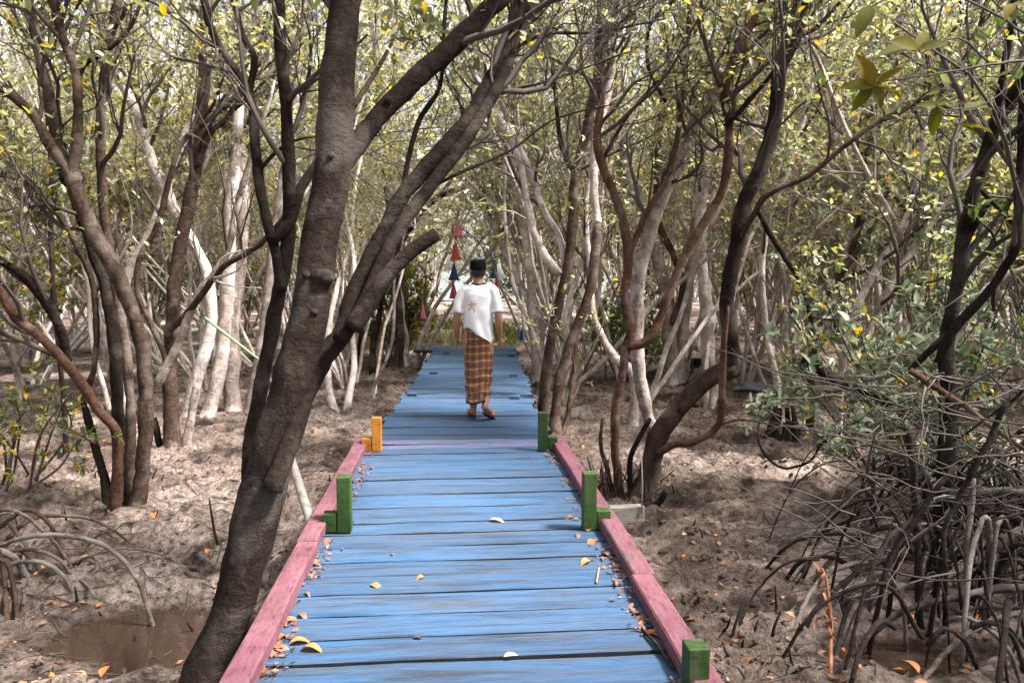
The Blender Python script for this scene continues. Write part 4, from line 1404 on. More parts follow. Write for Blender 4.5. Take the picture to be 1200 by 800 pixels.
shrub('mangrove_shrub', 'leafy shrub with silvery leaves and some yellow ones, sprawling over the right root tangle', (880, 300, 1190, 540), 4.9, 7.2, 34, 'leaf_silver', 51, 6, .105, (1060, 560))
shrub('mangrove_shrub', 'taller silvery leaved shrub behind the sprawling one at the right edge', (930, 150, 1200, 430), 7.5, 9.5, 36, 'leaf_silver', 52, 7, .10, (1090, 500), 0)
shrub('mangrove_shrub', 'low yellow green shrub at the left edge behind the arching roots', (-30, 450, 95, 530), 5.6, 6.6, 10, 'leaf_yellow', 53, 4, .075, (30, 560), 120)
shrub('mangrove_shrub', 'bushy young mangrove with yellowing leaves left of the far deck end', (425, 240, 512, 385), 16.4, 19.0, 34, 'leaf_yellow', 54, 16, .10, (465, 425), 0)
shrub('mangrove_shrub', 'low green shrub between the trunks right of the far deck', (690, 330, 770, 410), 12.0, 14.0, 18, 'leaf_green', 55, 14, .085, (735, 440), 0)

# ------------------------------------------------------------------ sprig that hangs into the upper right
b0 = Vector((2.35, 2.5, gh(2.35, 2.5)))
sp = thing('mangrove_tree', 'thin tree at the right edge whose sprig of large dark leaves hangs in from above', 'tree', b0)
root_mesh([(2.35, 2.5, -.1), (2.32, 2.5, 1.4), (2.2, 2.5, 2.7), (2.1, 2.5, 3.4)], .07, .03, 'bark_dark', sp, 'trunk', gr)
root_mesh([(2.2, 2.5, 2.75), W(1240, 70, 2.45), W(1160, 75, 2.4), W(1110, 85, 2.4), W(1026, 100, 2.4)], .012, .004, 'twig_dark', sp, 'twig', gr)
root_mesh([W(1160, 75, 2.4), W(1120, 40, 2.4), W(1078, 60, 2.4)], .007, .004, 'twig_dark', sp, 'twig', gr)
root_mesh([W(1240, 70, 2.45), W(1150, 10, 2.45), W(1080, -20, 2.4), W(1022, 8, 2.4)], .009, .004, 'twig_dark', sp, 'twig', gr)
root_mesh([W(1200, 74, 2.42), W(1160, 120, 2.4), W(1100, 130, 2.4)], .006, .004, 'twig_dark', sp, 'twig', gr)
root_mesh([W(1240, 70, 2.45), W(1215, 20, 2.42), W(1188, 6, 2.4)], .006, .004, 'twig_dark', sp, 'twig', gr)
LN = [leaf_mesh(1.0, .42, .25, 300 + k, 'leaf_near') for k in range(4)]
for i, (c, tips) in enumerate([
    ((1026, 100), [(1004, 62), (984, 101), (997, 130), (1033, 126), (1060, 114), (1062, 76)]),
    ((1076, 58), [(1045, 46), (1028, 61), (1086, 34), (1113, 49), (1100, 70)]),
    ((1020, 6), [(1004, 42), (1038, 32)]),
    ((1098, 124), [(1075, 122), (1112, 118), (1092, 160), (1102, 132)]),
    ((1122, 146), [(1166, 152), (1150, 158)]),
    ((1130, 128), [(1165, 124)]),
    ((1186, 4), [(1178, 22), (1206, 10)]),
]):
    p = W(c[0], c[1], 2.4)
    for j, t in enumerate(tips):
        q = W(t[0], t[1], 2.4 + gr.uniform(-.05, .05))
        o = link('leaf', LN[(i + j) % 4], sp)
        o.location = p - sp.location
        L = (q - p).length
        o.scale = (L, L, L)
        orient(o, q - p, gr, .5, (0, -.75, .65))

# ------------------------------------------------------------------ litter on the mud and the deck
SH = [leaf_mesh(1.0, .5, .9, 400 + k, 'dead_leaf') for k in range(3)] + [leaf_mesh(1.0, .42, 1.4, 410 + k, 'brown_leaf') for k in range(2)]
SO = [leaf_mesh(1.0, .55, .8, 420 + k, 'orange_leaf') for k in range(2)]
SC = [leaf_mesh(1.0, .5, .35, 430, 'cream_leaf')]
LAB = {'o': ('bright orange dead leaf lying on the blue planks', 'orange leaves on the deck'), 'b': ('curled brown dead leaf lying along the pink rail', 'brown leaves on the deck')}
for (px, py, k, L, lab) in [
    (573, 607, 'c', .12, 'pale cream leaf lying in the middle of the blue planks'),
    (434, 683, 'd', .075, 'small tan leaf alone on the planks left of centre'),
    (483, 746, 'd', .055, 'curled dark leaf alone on the nearest planks'),
    (590, 768, 'c', .06, 'small pale yellow leaf on the nearest planks'),
    (497, 674, 'd', .05, 'tiny cut leaf on the planks in mid deck'),
    (462, 649, 'd', .04, 'tiny yellow speck of leaf between the rails'),
    (338, 752, 'o', .105, None), (353, 757, 'o', .10, None), (776, 745, 'o', .10, None), (768, 742, 'o', .07, None), (698, 630, 'o', .11, None),
    (692, 655, 'o', .08, None), (366, 640, 'd', .09, 'tan leaf flat on the planks by the left post'),
    (320, 757, 'b', .10, None), (312, 782, 'b', .12, None), (304, 790, 'b', .11, None), (344, 706, 'b', .08, None), (350, 716, 'b', .07, None), (332, 727, 'b', .08, None),
    (375, 655, 'b', .09, None), (390, 630, 'b', .10, None), (372, 668, 'b', .06, None), (715, 650, 'b', .08, None), (730, 664, 'b', .08, None), (737, 672, 'b', .07, None),
    (745, 708, 'b', .07, None), (760, 722, 'b', .09, None), (752, 718, 'b', .06, None), (688, 622, 'b', .09, None), (678, 624, 'b', .07, None), (770, 735, 'b', .07, None), (790, 776, 'b', .10, None),
    (676, 577, 'o', .09, None), (672, 604, 'b', .07, None), (668, 566, 'b', .06, None), (437, 548, 'b', .07, None), (425, 560, 'b', .06, None), (417, 578, 'b', .06, None),
    (707, 655, 'b', .06, None), (722, 656, 'b', .05, None), (748, 700, 'b', .05, None), (756, 712, 'b', .06, None), (764, 728, 'b', .06, None), (782, 768, 'b', .07, None), (796, 784, 'b', .08, None),
    (335, 742, 'b', .06, None), (326, 748, 'b', .06, None), (318, 768, 'b', .08, None), (308, 786, 'b', .08, None), (357, 692, 'b', .05, None),
]:
    p = G(px, py, DECK + .012)
    me = dict(c=SC, o=SO, b=SH[3:], d=SH[:3])[k][int(gr.integers(0, len(dict(c=SC, o=SO, b=SH[3:], d=SH[:3])[k])))]
    o = link('fallen_leaf', me)
    o.location = p
    o.scale = (L, L, L)
    o.rotation_euler = (gr.uniform(-.25, .25), gr.uniform(-.15, .15), gr.uniform(0, 6.28))
    if lab:
        tag(o, lab, 'leaf')
    else:
        tag(o, LAB[k][0], 'leaf', LAB[k][1])
a = Acc(); tube(a, [G(752, 737, DECK + .012), G(770, 755, DECK + .022), G(790, 782, DECK + .014)], [.007, .009, .006], 6, .1, gr)
tag(link('dead_twig', a.mesh('dead_twig', M['root_dark'])), 'short dark dead twig lying near the right pink rail', 'twig')
a = Acc(); tube(a, [G(702, 665, DECK + .01), G(699, 682, DECK + .014)], [.006, .005], 5, .1, gr)
tag(link('dead_twig', a.mesh('dead_twig', M['stump_orange'])), 'tiny tan twig lying on the planks right of centre', 'twig')

da = Acc(); P, Dv, LL = [], [], []
for k in range(900):
    yv = 2.3 + 4.4 * gr.random(); sd = gr.choice([-1, 1])
    if noise.noise((yv * 2.2, sd * 3, 1)) < -.1: continue
    x = near_c(yv) + sd * (.82 - abs(gr.normal(0, .045)))
    P.append((x, yv, DECK + .008)); az = gr.uniform(0, 6.283); Dv.append((math.cos(az), math.sin(az), gr.uniform(0, .5))); LL.append(gr.uniform(.012, .045))
leaves(da, np.array(P), np.array(Dv), np.array(LL), .5, .3, gr)
tag(link('debris', da.mesh('debris', M['brown_leaf'])), 'crumbs of brown leaves swept against the pink rails', kind='stuff')
cr = Acc()
OV = np.array([(1, 0, 0), (-1, 0, 0), (0, 1, 0), (0, -1, 0), (0, 0, 1), (0, 0, -1.)])
OT = [(0, 2, 4), (2, 1, 4), (1, 3, 4), (3, 0, 4), (2, 0, 5), (1, 2, 5), (3, 1, 5), (0, 3, 5)]
for k in range(9000):
    yv = 2.7 + 9 * gr.random() ** 1.3
    x = gr.uniform(-1, 1) * (yv * .72 + .8)
    if abs(x - (near_c(yv) if yv < 6.7 else far_c(yv))) < 1.0 or noise.noise((x * 1.1, yv * 1.1, 60)) < -.02 * k / 900 + .05:
        continue
    z = gh(x, yv)
    if z < -.05: continue
    r0 = .006 + .022 * gr.random() ** 3
    V = OV * gr.uniform(.6, 1.3, (6, 1)) * r0 * np.array([1.2, 1.2, .7])
    a_ = gr.uniform(0, 6.28); ca, sa_ = math.cos(a_), math.sin(a_)
    V = np.stack([V[:, 0] * ca - V[:, 1] * sa_, V[:, 0] * sa_ + V[:, 1] * ca, V[:, 2]], 1)
    cr.add(V + np.array((x, yv, z + r0 * .35)), None, OT)
tag(link('mud_crumbs', cr.mesh('mud_crumbs', M['mud'])), 'crumbs and pellets of dried mud dug out by crabs', kind='stuff')
la, sa = Acc(), Acc()
P, Dv, LL = [], [], []
for k in range(5200):
    y = 2.6 + 16 * gr.random() ** 1.6
    x = gr.uniform(-1, 1) * (y * .72 + 1)
    c = near_c(y) if y < 6.7 else far_c(y)
    if abs(x - c) < 1.05 and y < 15.9:
        continue
    if noise.noise((x * .7, y * .7, 20)) < -.12 and gr.random() < .8:
        continue
    z = gh(x, y)
    if z < -.07: continue
    P.append((x, y, z + .012)); az = gr.uniform(0, 6.283)
    Dv.append((math.cos(az), math.sin(az), gr.uniform(-.1, .5))); LL.append(gr.uniform(.03, .075))
leaves(la, np.array(P), np.array(Dv), np.array(LL), .5, .3, gr)
tag(link('leaf_litter', la.mesh('leaf_litter', M['dead_leaf'])), 'scattered dead brown leaves on the mud', kind='stuff')
for k in range(3600):
    y = 2.7 + 13 * gr.random() ** 1.4
    x = gr.uniform(-1, 1) * (y * .72 + 1)
    c = near_c(y) if y < 6.7 else far_c(y)
    if abs(x - c) < 1.1 and y < 15.9:
        continue
    if noise.noise((x * .55, y * .55, 40)) < -.05:
        continue
    z = gh(x, y)
    az = gr.uniform(0, 6.283); L = gr.uniform(.08, .5)
    p2 = (x + math.cos(az) * L * .5, y + math.sin(az) * L * .5); p3 = (x + math.cos(az + .3) * L, y + math.sin(az + .3) * L)
    r0 = gr.uniform(.002, .006)
    tube(sa, [(x, y, z + .004), (p2[0], p2[1], gh(*p2) + gr.uniform(.0, .03)), (p3[0], p3[1], gh(*p3) + .004)], [r0, r0 * .9, r0 * .5], 4, .1, gr, False)
tag(link('twig_litter', sa.mesh('twig_litter', M['twig_dark'])), 'dead twigs and thin roots strewn on the mud', kind='stuff')
for (px, py, L) in [(118, 795, .08), (102, 793, .07), (107, 670, .06), (250, 620, .05), (208, 538, .09), (180, 602, .09), (122, 645, .06), (250, 625, .05), (252, 698, .06), (20, 530, .07), (245, 645, .07),
                    (890, 600, .07), (1060, 604, .06), (1085, 688, .09), (1068, 722, .07), (1078, 790, .10), (1010, 778, .07), (1117, 722, .06), (850, 545, .05), (930, 552, .06), (790, 640, .05), (800, 655, .05), (840, 700, .04),
                    (1010, 592, .07), (918, 700, .05), (1192, 556, .06), (470, 438, .07), (865, 592, .06), (985, 760, .08), (1030, 690, .06)]:
    p = to_ground(px, py); p.z += .065
    o = link('fallen_leaf', SO[int(gr.integers(0, 2))])
    o.location = p; o.scale = (L, L, L); o.rotation_euler = (gr.uniform(-.5, .5), gr.uniform(-.5, .2), gr.uniform(0, 6.28))
    tag(o, 'orange dead leaf on the mud among twigs', 'leaf', 'orange leaves on the mud')

# root spikes standing in the mud
spk = []
for k in range(3):
    a = Acc(); H = 1.0
    pts = wander((0, 0, -.1), (0, 0, 1), 1.1, 5, .05, 0, gr)
    tube(a, pts, [.02, .02, .018, .016, .013, .009], 6, .12, gr)
    spk.append(a.mesh('root_spike', M['root_dark']))
spots = [(857, 742, .22), (905, 735, .12), (910, 715, .20), (980, 700, .1), (868, 760, .1), (1000, 745, .3), (1020, 780, .3), (930, 780, .12)]
for k in range(44):
    spots.append((gr.uniform(60, 430) if gr.random() < .45 else gr.uniform(760, 1180), gr.uniform(520, 770), gr.uniform(.04, .14)))
for (px, py, h) in spots:
    p = to_ground(px, py)
    c = near_c(p.y) if p.y < 6.7 else far_c(p.y)
    if abs(p.x - c) < 1.15: continue
    o = link('root_spike', spk[int(gr.integers(0, 3))]); o.location = p; o.scale = (.45, .45, h * .8 + .05); o.rotation_euler = (gr.normal(0, .12), gr.normal(0, .12), gr.uniform(0, 6))
    tag(o, 'short dark root spike standing up in the mud', 'root', 'root spikes in the mud')
p = to_ground(259, 640)
o = link('root_spike', spk[0]); o.location = p; o.scale = (.55, .55, .42)
tag(o, 'tall dark stake standing alone in the mud, left of the leaning trunk', 'root')

# dried orange leaf frond leaning among the right roots
b = to_ground(978, 800)
fr = thing('dry_frond', 'dried orange brown palm frond standing among the right roots', 'dead frond', b)
root_mesh([b, W(974, 740, 3.78), W(968, 690, 3.85), W(962, 664, 3.9)], .024, .012, 'frond', fr, 'stalk', gr)
for k in range(14):
    t = gr.uniform(.3, 1)
    c = W(978 - 16 * t + gr.normal(0, 3), 800 - 136 * t, 3.75)
    me = leaf_mesh(gr.uniform(.05, .11), .02, 1.6, 500 + k, 'orange_leaf')
    me.materials.clear(); me.materials.append(M['frond'])
    o = link('blade', me, fr); o.location = c - fr.location
    orient(o, (gr.normal(0, .5), gr.normal(0, .3), gr.choice([-1, -1, 1])), gr, 1.5)

# ------------------------------------------------------------------ far end of the walk: fence, bank, posts, hanging cones
fx0, fx1 = W(392, 410, 19.2), W(540, 400, 19.4)
fn = thing('bamboo_fence', 'low dark bamboo stick fence left of the far deck end', 'fence', ((fx0.x + fx1.x) / 2, 19.3, gh((fx0.x + fx1.x) / 2, 19.3)))
st = Acc()
n = 120
for i in range(n):
    t = i / (n - 1)
    x = fx0.x + (fx1.x - fx0.x) * t; yv = 19.2 + .2 * t
    g0 = gh(x, yv); h = .52 + gr.uniform(-.05, .06)
    tube(st, [(x, yv, g0 - .1), (x + gr.normal(0, .01), yv + gr.normal(0, .01), g0 + h)], [.011, .009], 5, .05, gr)
tag(link('slats', st.mesh('slats', M['bamboo'], fn.location), fn), kind='stuff')
for hz in (.14, .4):
    root_mesh([(fx0.x, 19.23, gh(fx0.x, 19.2) + hz), ((fx0.x + fx1.x) / 2, 19.33, gh((fx0.x + fx1.x) / 2, 19.3) + hz + .01), (fx1.x, 19.43, gh(fx1.x, 19.4) + hz)], .035, .03, 'bamboo', fn, 'rail', gr, .3)
ga = Acc()
P, Dv, LL = [], [], []
for k in range(5200):
    x = gr.uniform(-5.5, .2); yv = gr.uniform(19.6, 24.5)
    if gr.random() > .35 + .65 * (noise.noise((x * 1.2, yv * 1.2, 2)) + .4): continue
    P.append((x, yv, gh(x, yv) - .01)); Dv.append((gr.normal(0, .3), gr.normal(0, .3), 1)); LL.append(gr.uniform(.15, .5))
leaves(ga, np.array(P), np.array(Dv), np.array(LL), .06, .2, gr)
tag(link('grass', ga.mesh('grass', M['grass'])), 'tall dry grass behind the bamboo fence', kind='stuff')

for (px, D, d0, mt, lab) in [([(436, 437), (438, 400), (446, 360), (452, 330)], 15.9, .16, 'bark_dark', 'dark leaning post by the far left mud'),
                            ([(443, 434), (446, 400), (450, 378)], 16.1, .13, 'stump_orange', 'orange brown broken post beside the dark one')]:
    o = thing('broken_post', lab, 'post', to_ground(px[0][0], px[0][1]))
    P = [o.location.copy()] + [W(a, b, D) for a, b in px[1:]]
    root_mesh(P, d0, d0 * .7, mt, o, 'stake', gr, .1)

# big limb far over the walk, from which the cones hang
traced_tree('far tree by the deck end with a limb reaching over the walk', [
    ('trunk', [(472, 420), (468, 370), (462, 310), (456, 240), (448, 160), (440, 60)], (13, 8), (15.9, 16.2), 'bark_mid', dict(ground=True, branch=dict(t0=.6, n1=6), ext=2)),
    ('limb', [(461, 300), (480, 268), (504, 238), (536, 222), (575, 214), (610, 222)], (9, 5), (15.95, 15.5), 'bark_mid', dict(branch=dict(n1=2, len1=.5, nleaf=0), ext=0)),
], seed=61, leafmat='leaf_yellow')
traced_tree('thin sapling in front of the bamboo fence', [
    ('trunk', [(421, 434), (421, 410), (422, 388)], (5, 4), (15.9, 15.9), 'bark_dark', dict(ground=True, ext=0, branch=dict(t0=.7, n1=3, len1=.25, nleaf=5))),
], seed=62, leafmat='leaf_yellow')


def cone_mesh(h, r, mat, seed):
    g = random.Random(seed)
    bm = bmesh.new()
    n, rows = 14, 6
    R_ = []
    for j in range(rows + 1):
        t = j / rows
        ring = []
        for i in range(n):
            a = i * 2 * math.pi / n
            rad = (.03 + (1 - .03) * t ** 1.15) * r * (1 + .13 * math.sin(5 * a + seed) * t)
            ring.append(bm.verts.new((rad * math.cos(a), rad * math.sin(a), -h * t + g.uniform(-.012, .012) * t)))
        R_.append(ring)
    for a, b in zip(R_, R_[1:]):
        for i in range(n):
            bm.faces.new((a[i], a[(i + 1) % n], b[(i + 1) % n], b[i]))
    bm.faces.new(R_[0])
    return bm_mesh(bm, 'cone', M[mat], True)


for (lab, D, topy, cones) in [
    ('string of four cloth cones, pink over red over navy over magenta, left of the walker', 15.7, 236, [(537, 256, 279, .155, 'cloth_pink'), (534, 280, 305, .15, 'cloth_red'), (532, 306, 328, .15, 'cloth_navy'), (531, 328, 350, .13, 'cloth_magenta')]),
    ('string of teal and orange cloth cones at the right of the walker', 15.6, 214, [(580, 302, 326, .14, 'cloth_teal'), (581, 324, 346, .12, 'cloth_orange')]),
    ('single small pale pink cone hanging low near the fence', 15.75, 250, [(495, 352, 373, .08, 'cloth_pink')]),
    ('string of white and blue cloth cones low on the right of the far deck', 15.55, 222, [(614, 358, 374, .06, 'cloth_white'), (612, 378, 398, .06, 'cloth_blue')]),
]:
    p0 = W(cones[0][0], cones[0][1], D)
    t = thing('hanging_cones', lab, 'decoration', p0)
    pb = W(cones[-1][0], cones[-1][1], D)
    pt = W(cones[0][0] + 2, topy, D)
    root_mesh([pt, p0, pb], .012, .010, 'cord', t, 'cord', gr, .3)
    for k, (cx, y0, y1, r_, mt) in enumerate(cones):
        q = W(cx, y0, D); h = q.z - W(cx, y1, D).z
        o = link('cone', cone_mesh(h, r_ * .78, mt, k + int(cx)), t)
        o.location = q - p0
        o.rotation_euler = (gr.normal(0, .05), gr.normal(0, .07), gr.uniform(0, 6))
        if mt == 'cloth_teal':
            a = Acc(); tube(a, [(0, 0, 0), (.0, 0, -h * .5), (.05, -.02, -h)], [.01, .06, .10], 9, .05, gr)
            x = link('lining', a.mesh('lining', M['cloth_white']), t); x.location = q - p0 + Vector((.085, .02, -.01))
ro = Acc()
P = [W(462, 262, 15.9), W(500, 270, 15.8), W(540, 276, 15.75), W(568, 279, 15.7), W(600, 279, 15.2), W(634, 268, 13.9)]
pts, ts = catmull([np.array(p) for p in P], .2); tube(ro, pts, np.full(len(pts), .012), 6, 0, gr)
tag(link('rope', ro.mesh('rope', M['rope_blue'])), 'blue rope strung across the far end of the walk', 'rope')

# white pipe rail in the right woods
pr_ = thing('pipe_rail', 'low white pipe rail in the woods on the right', 'rail', W(800, 440, 14.6))
root_mesh([W(722, 418, 14.8), W(800, 418.5, 14.6), W(888, 418, 14.4)], .06, .06, 'pipe_white', pr_, 'pipe', gr, .4)
for px in (740, 812, 880):
    p = W(px, 419, 14.65); root_mesh([(p.x, p.y + .05, p.z + .02), (p.x, p.y + .05, gh(p.x, p.y) - .1)], .05, .05, 'wood_old', pr_, 'post', gr, .2)
# pale green pole caught between the left trunks
gp = thing('green_pole', 'pale green pole wedged between the left trunks', 'pole', W(248, 380, 9.0))
root_mesh([W(240, 372, 9.0), W(268, 394, 8.9), W(302, 420, 8.8)], .034, .03, 'pole_green', gp, 'shaft', gr, .2)
# crumpled plastic on the mud
for (px, py, s, lab) in [(882, 456, .30, 'crumpled blue grey plastic sheet on the mud by the leafy shrub')]:
    p = to_ground(px, py)
    bm = bmesh.new(); bmesh.ops.create_icosphere(bm, subdivisions=3, radius=1)
    for v in bm.verts:
        k = noise.noise(v.co * 1.7 + Vector((px, 0, 0))); v.co *= 1 + .5 * k + .25 * noise.noise(v.co * 4 + Vector((px, 3, 0)))
        v.co.z = max(-.1, v.co.z) * .55 if s > .2 else v.co.z * .22
    o = link('plastic_scrap', bm_mesh(bm, 'plastic_scrap', M['plastic_grey'], True)); o.location = p + Vector((0, 0, .06)); o.scale = (s, s * .7, s * .7)
    tag(o, lab, 'plastic')
# blue strip of rope high on the left
ro = Acc(); P = [W(372, 8, 5.3), W(371, 40, 5.3), W(369, 76, 5.3)]
pts, ts = catmull([np.array(p) for p in P], .05); tube(ro, pts, np.full(len(pts), .006), 6, .2, gr)
tag(link('rope', ro.mesh('rope', M['rope_blue'])), 'short blue cord hanging beside the slim forked tree', 'rope')


# ------------------------------------------------------------------ the walker
def loft(bm, rings, close=True):
    """rings: lists of points, one per section"""
    R_ = [[bm.verts.new(p) for p in r] for r in rings]
    n = len(R_[0])
    for a, b in zip(R_, R_[1:]):
        for i in range(n):
            bm.faces.new((a[i], a[(i + 1) % n], b[(i + 1) % n], b[i]))
    if close:
        bm.faces.new(R_[0][::-1]); bm.faces.new(R_[-1])
    return R_


def ell(c, rx, ry, n=20, power=1.0):
    return [(c[0] + rx * math.cos(2 * math.pi * i / n), c[1] + ry * math.sin(2 * math.pi * i / n), c[2]) for i in range(n)]


def limb(bm, pts, rad, n=12):
    a = Acc()
    p, ts = catmull([np.array(q, float) for q in pts], .02)
    r = np.interp(ts, np.linspace(0, 1, len(rad)), rad)
    tube(a, p, r, n, 0)
    v = np.concatenate(a.v)
    vs = [bm.verts.new(q) for q in v]
    for f in np.concatenate(a.q): bm.faces.new([vs[i] for i in f])
    for f in np.concatenate(a.t): bm.faces.new([vs[i] for i in f])


def fuse(bm, name, mat, vox, smooth_it=2, post=None):
    """fuse overlapping closed forms into one continuous skin"""
    me = bpy.data.meshes.new(name + '_raw'); bmesh.ops.recalc_face_normals(bm, faces=bm.faces); bm.to_mesh(me); bm.free()
    o = bpy.data.objects.new(name + '_raw', me); COL.objects.link(o)
    md = o.modifiers.new('r', 'REMESH'); md.mode = 'VOXEL'; md.voxel_size = vox; md.use_smooth_shade = True
    sm = o.modifiers.new('s', 'SMOOTH'); sm.factor = .5; sm.iterations = smooth_it
    dg = bpy.context.evaluated_depsgraph_get()
    out = bpy.data.meshes.new_from_object(o.evaluated_get(dg)); out.name = name
    bpy.data.objects.remove(o); bpy.data.meshes.remove(me)
    if post:
        nrm = [v.normal.copy() for v in out.vertices]
        for v, nn in zip(out.vertices, nrm): v.co = post(v.co.copy(), nn)
    out.materials.clear(); out.materials.append(mat)
    for p in out.polygons: p.use_smooth = True
    return out


def blob(bm, c, r, rot=None):
    q = bmesh.ops.create_icosphere(bm, subdivisions=3, radius=1)
    bmesh.ops.transform(bm, matrix=Matrix.Translation(c) @ (rot or Matrix()) @ Matrix.Diagonal((*r, 1)), verts=q['verts'])


foot = G(561, 489, DECK)
man = thing('person', 'man in white shirt, brown checked sarong and black cap walking away', 'person', (foot.x, foot.y, DECK), math.atan(.034))
bm = bmesh.new()
# torso
loft(bm, [ell((0, 0, .80), .145, .105), ell((0, .0, .90), .158, .115), ell((0, .01, 1.02), .142, .10), ell((0, .01, 1.15), .140, .100), ell((0, .01, 1.28), .148, .098), ell((0, 0, 1.36), .132, .080), ell((0, 0, 1.415), .085, .065), ell((0, .01, 1.44), .058, .056)])
limb(bm, [(0, -.01, 1.38), (0, .01, 1.44), (0, .03, 1.52)], [.062, .054, .055])
# head: skull, jaw, nose, ears, brow
blob(bm, (0, .03, 1.585), (.078, .095, .100))
blob(bm, (0, .065, 1.525), (.055, .062, .062))
blob(bm, (0, .122, 1.560), (.012, .016, .024))
blob(bm, (0, .112, 1.585), (.055, .018, .012))
blob(bm, (0, .117, 1.520), (.024, .010, .007))
blob(bm, (0, .118, 1.508), (.020, .010, .006))
for s in (-1, 1):
    blob(bm, (s * .081, .015, 1.560), (.010, .020, .030))
# arms (left hangs, right slightly bent)
arms = {-1: [(-.160, 0, 1.365), (-.205, -.005, 1.22), (-.226, -.005, 1.10), (-.236, .03, .97), (-.243, .075, .86)],
        1: [(.160, 0, 1.365), (.198, -.03, 1.22), (.213, -.055, 1.10), (.224, -.03, .99), (.240, .02, .88)]}
for s, p in arms.items():
    limb(bm, p, [.050, .043, .040, .039, .027])
    w = Vector(p[-1]); d = (w - Vector(p[-2])).normalized()
    # palm
    lat = Vector((0, 1, 0)) if s < 0 else Vector((.15, 1, 0)).normalized()
    lat = (lat - d * lat.dot(d)).normalized()
    nrm = d.cross(lat)
    palm = [w, w + d * .04, w + d * .085]
    for k in (-1, -.33, .33, 1):
        limb(bm, [w + lat * k * .014, w + d * .045 + lat * k * .026, w + d * .088 + lat * k * .030], [.013, .0135, .011], 8)
    inward = Vector((-s, 0, 0))
    for k, L in ((-1, .066), (-.33, .080), (.33, .086), (1, .076)):
        b0_ = w + d * .085 + lat * k * .030
        spread = lat * k * .10
        limb(bm, [b0_ - d * .01, b0_ + (d + spread + inward * .18).normalized() * L * .42, b0_ + (d + spread + inward * .42).normalized() * L * .75, b0_ + (d + spread + inward * .62).normalized() * L], [.0105, .0098, .009, .0075], 8)
    tb = w + d * .028 + lat * .026
    limb(bm, [tb, tb + (d * .8 + lat * .7 + inward * .3).normalized() * .035, tb + (d * 1.0 + lat * .45 + inward * .5).normalized() * .062], [.013, .011, .009], 8)
# legs: left foot planted ahead, right foot trailing with its heel lifted
legs = {-1: [(-.085, .0, .86), (-.080, .06, .50), (-.075, .045, .47), (-.062, .03, .28), (-.055, .035, .085)],
        1: [(.085, .0, .86), (.085, .03, .50), (.085, .015, .47), (.080, -.085, .31), (.070, -.185, .175)]}
for s, p in legs.items():
    limb(bm, p, [.088, .062, .056, .054, .036], 14)
# left foot, flat
limb(bm, [(-.055, .00, .055), (-.062, .05, .06), (-.075, .12, .045), (-.088, .175, .034)], [.034, .038, .036, .028], 12)
for k in range(5):
    t = Vector((-.088 + (k - 2) * .016, .18, .030)); limb(bm, [t, t + Vector((-.006, .022 - .003 * k, -.002)), t + Vector((-.010, .042 - .005 * k, -.006))], [.011 if k else .013, .010, .008], 8)
# right foot, heel up and turned out
hl, toe = Vector((.062, -.20, .150)), Vector((.150, -.055, .040))
limb(bm, [(.070, -.185, .175), hl + Vector((.004, -.002, .0)), hl.lerp(toe, .35) + Vector((0, 0, .008)), hl.lerp(toe, .7), toe], [.035, .036, .036, .035, .026], 12)
fd = (toe - hl).normalized(); fl = fd.cross(Vector((0, 0, 1))).normalized()
for k in range(5):
    t = toe + fl * ((2 - k) * .016); dd = Vector((fd.x, fd.y, -.05)).normalized(); limb(bm, [t, t + dd * (.026 - .003 * k), t + dd * (.044 - .005 * k)], [.012, .010, .008], 8)
body = link('body', fuse(bm, 'body', M['skin'], .0072, 2), man)
# eyes
for s in (-1, 1):
    bm = bmesh.new(); blob(bm, (s * .032, .109, 1.567), (.012, .008, .007)); link('eye', bm_mesh(bm, 'eye', M['cloth_white'], True), man)
# hair: short, below the cap
bm = bmesh.new()
blob(bm, (0, .018, 1.590), (.083, .094, .098))
hm = fuse(bm, 'hair', M['hair'], .006, 1, lambda c, n_: Vector((c.x, min(c.y, .085 if c.z > 1.6 else .03), max(c.z, 1.535 - (.02 if c.y < -.02 else 0)))) + n_ * .003 * noise.noise(c * 90))
link('hair', hm, man)
# black cap
bm = bmesh.new()
n = 28
rings = []
for (z, k, tlt) in [(1.605, 1.0, 0), (1.612, 1.03, 0), (1.65, 1.0, 0), (1.69, .955, 0), (1.702, .92, 0), (1.700, .80, 0), (1.688, .3, 0)]:
    rings.append([(.087 * k * math.cos(2 * math.pi * i / n), .02 + .104 * k * math.sin(2 * math.pi * i / n), z + .012 * math.sin(2 * math.pi * i / n)) for i in range(n)])
loft(bm, rings)
link('cap', bm_mesh(bm, 'cap', M['black_cloth'], True), man)
# shirt
bm = bmesh.new()
def hem(x): return .985 - .75 * (x + .10) if x > -.10 else .985 + .3 * (-.10 - x)
n = 32
prof = [(0.0, .163, .142), (.10, .160, .138), (.28, .155, .128), (.45, .156, .120), (.62, .160, .120), (.78, .168, .116), (.90, .155, .098), (.97, .10, .076), (1.0, .070, .066)]
rings = []
for (t, rx, ry) in prof:
    r = []
    for i in range(n):
        a = 2 * math.pi * i / n
        x, yv = rx * math.cos(a), .005 + ry * math.sin(a)
        bl = max(0, min(1, (yv + .03) / .10))
        hz = hem(x) * (1 - bl) + .90 * bl
        z = hz + (1.445 - hz) * t
        r.append((x, yv, z))
    rings.append(r)
loft(bm, rings)
for s, p in arms.items():
    limb(bm, [(s * .12, 0, 1.375), p[0], p[1], Vector(p[1]).lerp(Vector(p[2]), .62)], [.064, .060, .057, .060], 16)


